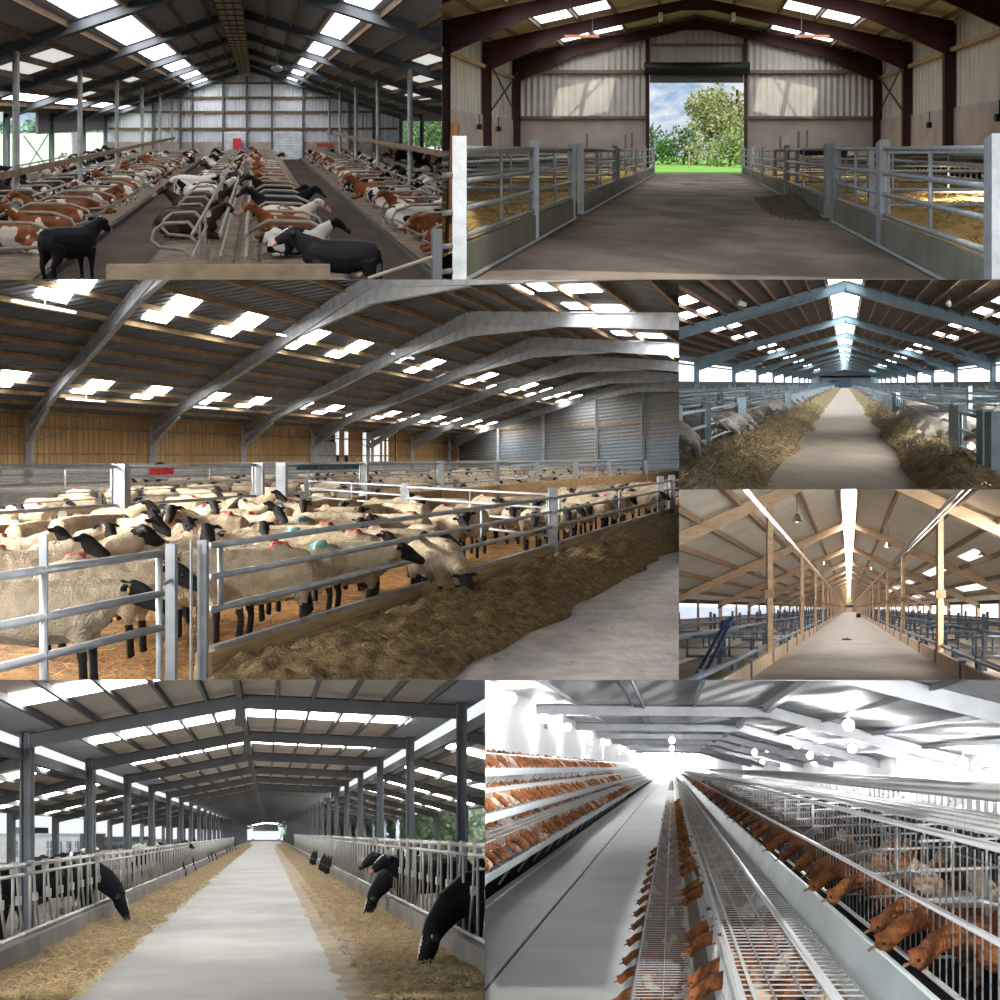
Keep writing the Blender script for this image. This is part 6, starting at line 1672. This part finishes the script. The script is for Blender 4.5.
# ================================================================== G: white hen house with wire cages
G = Hall(672, 767, 1.9, {'t': 680, 'l': 485})
def build_G():
    H, rnd = G, random.Random(2)
    white = mat('white_house_wall', (0.78, 0.79, 0.80), rough=.7, var=.04, vscale=.6)
    ceilm = mat('white_ceiling_sheet', (0.88, 0.885, 0.9), rough=.6, var=.05, wave=('X', .9, .25))
    beam = mat('grey_ceiling_beam', (0.46, 0.47, 0.50), rough=.6, var=.1)
    floor = mat('smooth_grey_walkway', (0.90, 0.90, 0.90), rough=.6, var=.06, vscale=1)
    groove = mat('dark_groove', (0.10, 0.10, 0.10), rough=.9)
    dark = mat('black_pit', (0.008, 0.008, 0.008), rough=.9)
    wire = mat('white_cage_wire', (0.80, 0.80, 0.80), rough=.35, metal=.2, var=.1)
    gwire = mat('grey_cage_wire', (0.42, 0.43, 0.44), rough=.35, metal=.4, var=.15)
    trough = mat('galvanised_trough', (0.70, 0.77, 0.76), rough=.5, metal=.05, var=.2, vscale=2, stretch=(1, .4, 1))
    pale = mat('pale_trough_edge', (0.74, 0.80, 0.80), rough=.4, var=.08)
    feed = mat('beige_feed_meal', (0.52, 0.45, 0.36), rough=.95, var=.25, vscale=10, bump=.5, bscale=40)
    lampm = mat('glowing_lamp', (1, 1, 1), emit=560.0)
    endm = mat('glaring_end_window', (1, 1, 1), emit=60.0)
    DE = 150.0
    ZL, ZR = 2.34, .35
    RX, RZ = 3.4, 2.25
    zc = lambda x: ZL + (x + 4.9) * (RZ - ZL) / (RX + 4.9) if x < RX else RZ + (x - RX) * (ZR - RZ) / (10.7 - RX)
    fl = MB(H).box(-2.5, -1.62, 5, DE, -2.1, -1.9).box(-1.58, -.36, 5, DE, -2.1, -1.9)
    fo = struct('floor', fl, floor, 'smooth grey walkway of the white hen house', 'floor')
    MB(H).box(-1.63, -1.57, 5, DE, -2.1, -1.92).build('groove', groove, fo)
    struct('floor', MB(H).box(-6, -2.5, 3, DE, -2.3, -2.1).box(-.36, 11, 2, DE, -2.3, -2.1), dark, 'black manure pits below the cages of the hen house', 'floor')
    ce = MB(H)
    ce.slab((-5.2, 10, zc(-5.2)), (RX, 10, RZ), (RX, DE, RZ), (-5.2, DE, zc(-5.2)), .08)
    ce.slab((RX, 10, RZ), (11, 10, zc(11)), (11, DE, zc(11)), (RX, DE, RZ), .08)
    ceil = struct('ceiling', ce, ceilm, 'white sheeted ceiling of the hen house', 'ceiling')
    for x in (-3.4, -1.4, .8, 5.4, 7.2, 9.0):
        MB(H).bar((x, 12, zc(x) - .08), (x, DE, zc(x) - .08), .08, .12).build('purlin', beam, ceil)
    struct('wall_left', MB(H).box(-5.2, -4.95, 10, DE, -2.3, ZL + .05), white, 'white side wall of the hen house above the three tier cages', 'wall')
    wr = struct('wall_right', MB(H).box(10.6, 10.8, 10, DE, -2.3, ZR + .1), white, 'white side wall of the hen house behind the red feeders', 'wall')
    for z in (-.12, -.95):
        MB(H).box(10.5, 10.6, 10, DE, z, z + .07).build('dado_rail', white, wr)
    for k in range(10):
        d = 22 + 7 * k
        MB(H).box(10.45, 10.6, d, d + .35, -1.6, -.75).build('pilaster', white, wr)
    struct('wall_back', MB(H).box(-5, 10.8, DE, DE + .3, -2.3, 2.5), white, 'white end wall of the hen house', 'wall')
    o = MB(H).box(-4.2, 5.6, DE - .3, DE - .1, -1.2, 2.1).build('window_1', endm)
    props(o, 'glaring daylit window in the end wall of the hen house', 'window', None, 'structure')
    for i, d in enumerate([21, 36, 51, 66, 81, 98, 116, 134]):
        f = thing('portal_frame', 'grey ceiling frame of the white hen house, %s from front' % nth(i + 1), 'frame', H, (0, d, 1.5), kind='structure')
        MB(H).bar((-4.9, d, zc(-4.9) - .25), (RX, d, RZ - .25), .3, .34).build('tie_beam', beam, f)
        MB(H).bar((RX, d, RZ - .22), (10.6, d, zc(10.6) - .2), .3, .4).build('rafter', beam, f)
        MB(H).bar((RX, d - 7, RZ + .0), (RX, d, RZ - .2), .2, .22).build('ridge_strut', beam, f)
        prune(f)
    single('conduit', MB(H).tube([(-1.0, 12, 2.1), (-1.0, 50, 2.15)], .05, 6), beam, 'grey conduit running along the ceiling over the walkway', 'conduit')
    single('ridge_beam', MB(H).bar((RX, 12, RZ - .1), (RX, DE, RZ - .1), .25, .2), white, 'white ridge beam of the hen house', 'beam', kind='structure')
    # lamps
    walll = mat('glowing_wall_lamp', (1, 1, 1), emit=230.0)
    def lamp(i, x, d, z, ph, wall):
        l = thing('lamp', 'glowing white lamp %s, %s from front' % (ph, nth(i)), 'lamp', H, (x, d, z), 'lamps ' + ph)
        MB(H).ball((x, d, z), .17, 10).build('bulb', walll if wall else lampm, l, True)
        if wall: MB(H).bar((x, d, z), (-4.95, d, z + .05), .06, .06).build('bracket', G_dull, l)
        else: MB(H).tube([(x, d, z + .15), (x, d, zc(x))], .02, 4).build('cord', G_dull, l)
        prune(l)
    for i, d in enumerate([28.5, 36, 44, 56, 72, 95, 120]):
        lamp(i + 1, -4.6, d, 1.75 if i else 1.95, 'on the side wall above the three tier cages', True)
    for i, (x, d, z) in enumerate(((7.4, 41, zc(7.4) - .45), (6.0, 48, zc(6) - .5), (5.3, 30, zc(5.3) - .5), (8.0, 58, zc(8) - .4), (9.6, 33, zc(9.6) - .5), (9.4, 66, zc(9.4) - .4), (6.2, 75, zc(6.2) - .4), (8.6, 95, zc(8.6) - .4), (10.1, 26, -.25), (10.1, 45, -.2))):
        lamp(i + 1, x, d, z, 'under the sloping ceiling', False)
    for i, d in enumerate((60, 85, 112, 135)):
        lamp(i + 1, 0, d, 1.6, 'over the walkway', False)
    for i, d in enumerate((27.5, 33)):
        fx = thing('wall_fixture', 'small white box lamp on the side wall behind the red feeders, %s' % ('nearer' if i == 0 else 'further'), 'lamp', H, (10.5, d, .05))
        MB(H).box(10.2, 10.6, d, d + 1.0, 0, .16).build('housing', white, fx)
        MB(H).box(10.2, 10.25, d, d + 1.0, -.05, 0.0).build('lens', beam, fx)
        prune(fx)
    fan = thing('fan', 'small dark wall fan on the white wall above the three tier cages', 'fan', H, (-4.85, 37.5, 1.7))
    for k in range(4):
        a = k * 1.57 + .5
        MB(H).bar((-4.75, 37.5, 1.7), (-4.75, 37.5 + .55 * math.cos(a), 1.7 + .28 * math.sin(a)), .02, .12, (1, 0, 0)).build('blade', G_dull, fan)
    MB(H).bar((-4.95, 37.5, 1.7), (-4.7, 37.5, 1.7), .12, .12).build('hub', G_dull, fan)
    prune(fan)
    # ---- three-tier battery beside the walkway
    tiers = [(-2.47, -1.53, 'bottom'), (-2.95, -.86, 'middle'), (-3.45, -.14, 'top')]
    for x, z, ph in tiers:
        t = thing('cage_row', 'long wire cage row with galvanised trough, %s tier of the three tier battery' % ph, 'cage', H, (x, 50, z))
        # trough: V section
        P = [(x + .02, z + .1), (x - .02, z - .04), (x - .14, z - .05), (x - .17, z + .05)]
        mb = MB(H)
        for a, b in zip(P[:-1], P[1:]):
            mb.slab((a[0], 9, a[1]), (b[0], 9, b[1]), (b[0], DE, b[1]), (a[0], DE, a[1]), .012)
        mb.build('trough', pale, t)
        MB(H).box(x - .75, x - .18, 9, DE, z - .02, z).build('cage_floor', gwire, t)
        mb = MB(H)
        for d in [9 + .16 * k for k in range(260)]:
            mb.bar((x - .2, d, z + .02), (x - .26, d, z + .42), .009, .009, (0, 1, 0))
        for zz, xx in ((.14, -.21), (.28, -.23), (.42, -.26)):
            mb.bar((x + xx, 9, z + zz), (x + xx, DE, z + zz), .014, .014)
        mb.build('front_mesh', wire, t)
        mb = MB(H)
        for d in [9 + .3 * k for k in range(160)]:
            mb.bar((x - .26, d, z + .42), (x - .85, d, z + .46), .009, .009)
        for xx in (-.4, -.6, -.8):
            mb.bar((x + xx, 9, z + .44), (x + xx, DE, z + .44), .012, .012)
        mb.build('top_mesh', wire, t)
        MB(H).box(x - .9, x - .86, 9, DE, z, z + .5).build('back_sheet', beam, t)
        mb = MB(H)
        for d in range(10, 60, 2):
            mb.bar((x - .1, d, z - .05), (x - .3, d, z - .35), .03, .03, (0, 1, 0))
        mb.build('strut', gwire, t)
        n = 0
        back = []
        d = 11.5
        while d < 62:
            n += 1
            c = 'brown' if rnd.random() < .8 else 'pale'
            hen(H, (x - .52, d, z + .0), rnd.uniform(-35, 35), c, True, 'small %s hen at the trough of the %s tier beside the walkway' % (c, ph), '%s hens of the %s tier beside the walkway' % (c, ph), 1.3 + rnd.uniform(-.08, .1))
            if n % 2: back.append(((x - .72, d + .2, z), rnd.uniform(60, 300), HENM[False, 'pale' if rnd.random() < .6 else 'brown'], 1.0))
            d += .42 + d * .011
        flock(H, back, 'hen_flock', 'hens crowded at the back of the %s tier beside the walkway' % ph)
    struct('trim_2', MB(H).box(-2.62, -2.5, 5, DE, -1.92, -1.87), floor, 'pale kerb edge of the walkway below the three tier battery', 'kerb')
    # ---- lowest cage row on the other side, seen from above
    def cage_top(x0, x1, z, d0, d1, ph, step, nl, m, w=.007):
        mb = MB(H)
        d = d0
        while d < d1:
            mb.bar((x0, d, z), (x1, d, z), w, w)
            d += step * (1 + max(0, d - 8) * .08)
        for k in range(nl + 1):
            x = x0 + (x1 - x0) * k / nl
            mb.bar((x, d0, z + .004), (x, DE, z + .004), w * 1.3, w * 1.3)
        return mb
    t = thing('cage_row', 'lowest wire cage row seen from above beside the walkway edge', 'cage', H, (-.05, 20, -1.9))
    cage_top(-.24, .13, -1.4, 4.2, 60, '', .085, 2, wire, .005).build('top_mesh', wire, t)
    MB(H).box(.125, .15, 4, DE, -1.46, -1.38).build('edge_rail', wire, t)
    mb = MB(H)
    for k in range(150):
        d = 4.2 + .09 * k * (1 + k * .006)
        mb.bar((-.25, d, -1.4), (-.27, d, -1.84), .007, .007, (0, 1, 0))
    mb.build('front_mesh', gwire, t)
    MB(H).box(-.36, -.27, 4, DE, -1.93, -1.88).build('egg_tray', beam, t)
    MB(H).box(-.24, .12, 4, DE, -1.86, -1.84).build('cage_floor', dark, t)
    MB(H).box(.15, .30, 4, DE, -1.50, -1.47).build('trough', feed, t)
    MB(H).box(.295, .31, 4, DE, -1.50, -1.40).build('trough_edge', trough, t)
    for k in range(46):
        d = 4.6 + .34 * k + .012 * k * k
        c = 'brown' if k % 3 else 'pale'
        hen(H, (-.05 + rnd.uniform(-.05, .05), d, -1.84), rnd.choice([185, 175, 10, 90, 270]) + rnd.uniform(-20, 20), c, False, '%s hen under the wire top of the lowest cage row, %s from front' % (c, nth(k + 1)), '%s hens of the lowest cage row' % c, .92)
    for k in range(14):
        d = 6.4 + .62 * k + .03 * k * k
        hen(H, (-.10, d, -1.80), 180 + rnd.uniform(-25, 25), 'brown', True, 'brown hen poking its head out over the walkway from the lowest cages, %s from front' % nth(k + 1), 'hens poking out over the walkway', .8)
    # ---- second cage row: wire front, wire top
    t = thing('cage_row', 'second wire cage row with open wire top beside the big galvanised trough', 'cage', H, (.55, 20, -1.4))
    cage_top(.30, .80, -.95, 3.0, 60, '', .105, 4, wire, .005).build('top_mesh', wire, t)
    mb = MB(H)
    for k in range(170):
        d = 3.2 + .075 * k * (1 + k * .006)
        mb.bar((.29, d, -.95), (.26, d, -1.38), .006, .006, (0, 1, 0))
    for z in (-1.05, -1.2, -1.35):
        mb.bar((.275, 3, z), (.275, DE, z), .01, .01)
    mb.build('front_mesh', wire, t)
    MB(H).tube([(.66, 3, -.93), (.66, DE, -.93)], .022, 8).build('water_pipe', wire, t, True)
    MB(H).tube([(.29, 3, -.94), (.29, DE, -.94)], .012, 6).build('edge_rod', wire, t, True)
    MB(H).tube([(.34, 3, -.94), (.34, DE, -.94)], .009, 6).build('edge_rod', wire, t, True)
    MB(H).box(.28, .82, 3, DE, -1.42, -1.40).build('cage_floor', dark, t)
    for k in range(16):
        d = 4 + .9 * k
        MB(H).tube([(.66, d, -.93), (.62, d + .02, -.98), (.6, d + .02, -1.1)], .01, 5).build('drinker', gwire, t)
    for k in range(30):
        d = 3.9 + .36 * k + .02 * k * k
        c = 'brown' if k % 2 else 'pale'
        hen(H, (.5 + rnd.uniform(-.1, .1), d, -1.40), rnd.uniform(140, 220), c, False, '%s hen under the open wire top of the second cage row, %s from front' % (c, nth(k + 1)), '%s hens of the second cage row' % c, .95)
    for k in range(30):
        d = 5.3 + .4 * k + .022 * k * k
        if k in (2, 5, 6, 9): continue
        hen(H, (.50, d, -1.42), 180 + rnd.uniform(-14, 14), 'brown', True, 'brown hen pecking over the beige feed from the second cage row, %s from front' % nth(k + 1), 'hens pecking over the beige feed', 1.0, k < 8)
    # ---- big trough and third cage row
    tr = thing('feed_trough', 'big galvanised feed trough running along the third cage row', 'trough', H, (.95, 20, -1.0))
    for a, b in (((.82, -.98), (.90, -.80)), ((.91, -.80), (.97, -1.06)), ((.97, -1.06), (1.03, -1.06)), ((1.03, -1.06), (1.06, -.96))):
        MB(H).slab((a[0], 2.4, a[1]), (b[0], 2.4, b[1]), (b[0], DE, b[1]), (a[0], DE, a[1]), .012).build('trough_side', trough, tr)
    MB(H).tube([(.905, 2.4, -.80), (.905, DE, -.80)], .012, 8).build('lip', pale, tr, True)
    MB(H).box(.965, 1.035, 2.4, DE, -1.05, -1.03).build('meal', mat('dark_green_meal', (0.05, 0.065, 0.055), rough=.9), tr)
    t = thing('cage_row', 'third wire cage row with upright bars and hens reaching into the big trough', 'cage', H, (1.3, 20, -.9))
    mb = MB(H)
    for k in range(170):
        d = 2.7 + .078 * k * (1 + k * .008)
        mb.bar((1.10, d, -.90), (1.10, d, -.30), .005, .005, (0, 1, 0))
    mb.build('front_mesh', gwire, t)
    for z, r in ((-.27, .016), (-.585, .014), (-.88, .012)):
        MB(H).tube([(1.09, 2.4, z), (1.09, DE, z)], r, 8).build('front_rail', wire, t, True)
    MB(H).tube([(1.62, 2.4, -.13), (1.62, DE, -.13)], .045, 10).build('top_pipe', wire, t, True)
    mb = cage_top(1.12, 1.62, -.24, 2.6, 40, '', .11, 4, gwire, .006); mb.build('top_mesh', wire, t)
    MB(H).box(1.08, 1.7, 2.4, DE, -.96, -.945).build('cage_floor', dark, t)
    mb = MB(H)
    for k in range(90):
        d = 2.8 + .1 * k * (1 + k * .01)
        mb.bar((1.64, d, -.9), (1.64, d, -.12), .008, .008, (0, 1, 0))
    for z in (-.72, -.5, -.33): mb.bar((1.64, 2.4, z), (1.64, DE, z), .009, .009)
    mb.build('back_mesh', gwire, t)
    MB(H).box(1.68, 1.70, 2.4, DE, -.94, -.30).build('back_sheet', mat('cage_shade_sheet', (0.055, 0.04, 0.035), rough=.9, var=.4), t)  # dark sheet added so the cage inside looks shaded
    for k in range(14):
        d = 3.35 + 1.1 * k
        mb = MB(H)
        for z in (-.85, -.72, -.59, -.46, -.33): mb.bar((1.10, d, z), (1.64, d, z + .02), .009, .009)
        for xx in (1.25, 1.4, 1.55): mb.bar((xx, d, -.9), (xx, d, -.26), .008, .008, (0, 1, 0))
        mb.build('divider', wire, t)
    for k in range(5):
        d = 3.7 + 1.1 * k
        MB(H).slab((1.14, d, -.50), (1.22, d, -.52), (1.22, d + .7, -.62), (1.14, d + .7, -.60), .012).build('perch_plate', wire, t)
    t4 = thing('cage_row', 'fourth wire cage row behind the white top pipe', 'cage', H, (2.2, 20, -.9))
    mb = MB(H)
    for k in range(80):
        d = 4 + .12 * k * (1 + k * .01)
        mb.bar((1.9, d, -.7), (1.9, d, -.16), .008, .008, (0, 1, 0))
    for z in (-.2, -.45, -.68): mb.bar((1.9, 3, z), (1.9, DE, z), .012, .012)
    mb.build('front_mesh', gwire, t4)
    MB(H).box(1.88, 2.6, 3, DE, -.75, -.72).build('cage_floor', dark, t4)
    MB(H).tube([(2.5, 3, -.16), (2.5, DE, -.16)], .06, 8).build('top_pipe', wire, t4, True)
    redm = mat('red_plastic', (0.72, 0.02, 0.03), rough=.4)
    for i, (u, v, d) in enumerate(((949, 823, 6.6), (851, 799.5, 10.5), (843, 802, 11.2), (802, 788, 17), (983, 826, 6.0), (930, 827, 6.8))):
        x, z = (u - 672) * d / 1000, (767 - v) * d / 1000
        w = .12 if i == 0 else .07
        rf = thing('red_feeder', 'red plastic feeder on the wires of the cage rows, %s of six' % nth(i + 1), 'feeder', H, (x, d, z), 'red feeders on the cages')
        P = [(x - w, d, z - w * .7), (x + w, d, z - w * .7), (x + w, d + .25, z - w * .7), (x - w, d + .25, z - w * .7), (x - w * .6, d, z + w * .6), (x + w * .8, d, z + w * .6), (x + w * .8, d + .25, z + w * .6), (x - w * .6, d + .25, z + w * .6)]
        MB(H).hexa(P).build('hopper', redm, rf)
        MB(H).tube([(x, d + .1, z - w * .7), (x, d + .1, z - w * 1.6)], .015).build('spout', wire, rf)
        prune(rf)
    for k in range(34):
        d = 3.9 + .34 * k + .028 * k * k
        if k in (3,): continue
        hen(H, (1.34 + rnd.uniform(-.04, .04), d, -.94), 180 + rnd.uniform(-16, 16), 'brown', True, 'brown hen reaching into the big galvanised trough, %s from front' % nth(k + 1), 'hens reaching into the big trough', 1.05, k < 10)
    for k in range(34):
        d = 3.3 + .3 * k + .025 * k * k
        c = rnd.choice(['pale', 'brown', 'brown'])
        hen(H, (1.5 + rnd.uniform(-.08, .08), d, -.94), rnd.uniform(0, 360), c, False, '%s hen standing inside the third cage row, %s from front' % (c, nth(k + 1)), '%s hens inside the third cage row' % c, 1.15, k < 10)
    back = []
    for k in range(24):
        d = 4.6 + .5 * k + .04 * k * k
        back.append(((2.2 + rnd.uniform(-.15, .15), d, -.72), rnd.uniform(0, 360), HENM[False, rnd.choice(['brown', 'pale'])], 1.05))
    flock(H, back, 'hen_flock', 'hens crowded in the fourth cage row behind the white top pipe')
    for o in COL.objects:
        if o.name.split('.')[0] in ('front_mesh', 'top_mesh', 'back_mesh'): o['kind'] = 'stuff'
# ------------------------------------------------------------------ thin partition boards added between the seven halls, also to keep light from leaking
def partitions():
    T = .0005
    def wall(nm, pts, label, d0=2.2, d1=520):
        """pts: two sight directions (u, v) that span the partition; it runs from near the viewer to the far end"""
        (u0, v0), (u1, v1) = pts
        vs = []
        hv = abs(u1 - u0) > abs(v1 - v0)
        off = Vector((0, 0, T)) if hv else Vector((T, 0, 0))
        for d in (d0, d1):
            for (u, v) in pts:
                p = Vector(((u - 500) / 1000 * d, d, (500 - v) / 1000 * d))
                vs += [p - off, p + off]
        mb = MB(None)
        mb.raw(vs, [(0, 1, 3, 2), (4, 6, 7, 5), (0, 4, 5, 1), (2, 3, 7, 6), (0, 2, 6, 4), (1, 5, 7, 3)])
        o = mb.build(nm, G_board)
        props(o, label, 'partition', None, 'structure')
    wall('trim_3', ((442, 279.5), (442, -60)), 'thin upright partition between the cow cubicle barn and the open-ended barn', 11.0)
    wall('trim_4', ((-540, 279.5), (1120, 279.5)), 'thin level partition below the cow cubicle barn and the open-ended barn', 4.5)
    wall('trim_5', ((679, 279.6), (679, 679.8)), 'thin upright partition between the timber-walled sheep shed and the long sheep shed', 7.5)
    wall('trim_6', ((679.2, 489.5), (1120, 489.5)), 'thin level partition between the long sheep shed and the empty shed', 14.0)
    wall('trim_7', ((-4, 680), (485, 680)), 'thin level partition above the open-sided cow shed', 3.0)
    wall('trim_9', ((485, 680), (1120, 680)), 'thin level partition above the white hen house', 2.6)
    wall('trim_8', ((485, 680.3), (485, 1060)), 'thin upright partition between the open-sided cow shed and the hen house', 6.0)

import os
which = os.environ.get('HALLS', 'ABCDEFG')
for k, fn in (('A', build_A), ('B', build_B), ('C', build_C), ('D', build_D), ('E', build_E), ('F', build_F), ('G', build_G)):
    if k in which: fn()
partitions()

if os.environ.get('DEBUG_LABELS'):
    import re
    for o in COL.objects:
        if o.parent is None and 'label' in o:
            n = len(re.findall(r"[A-Za-z0-9][A-Za-z0-9'-]*", o['label']))
            if n > 16: print('LONG', n, o['label'])
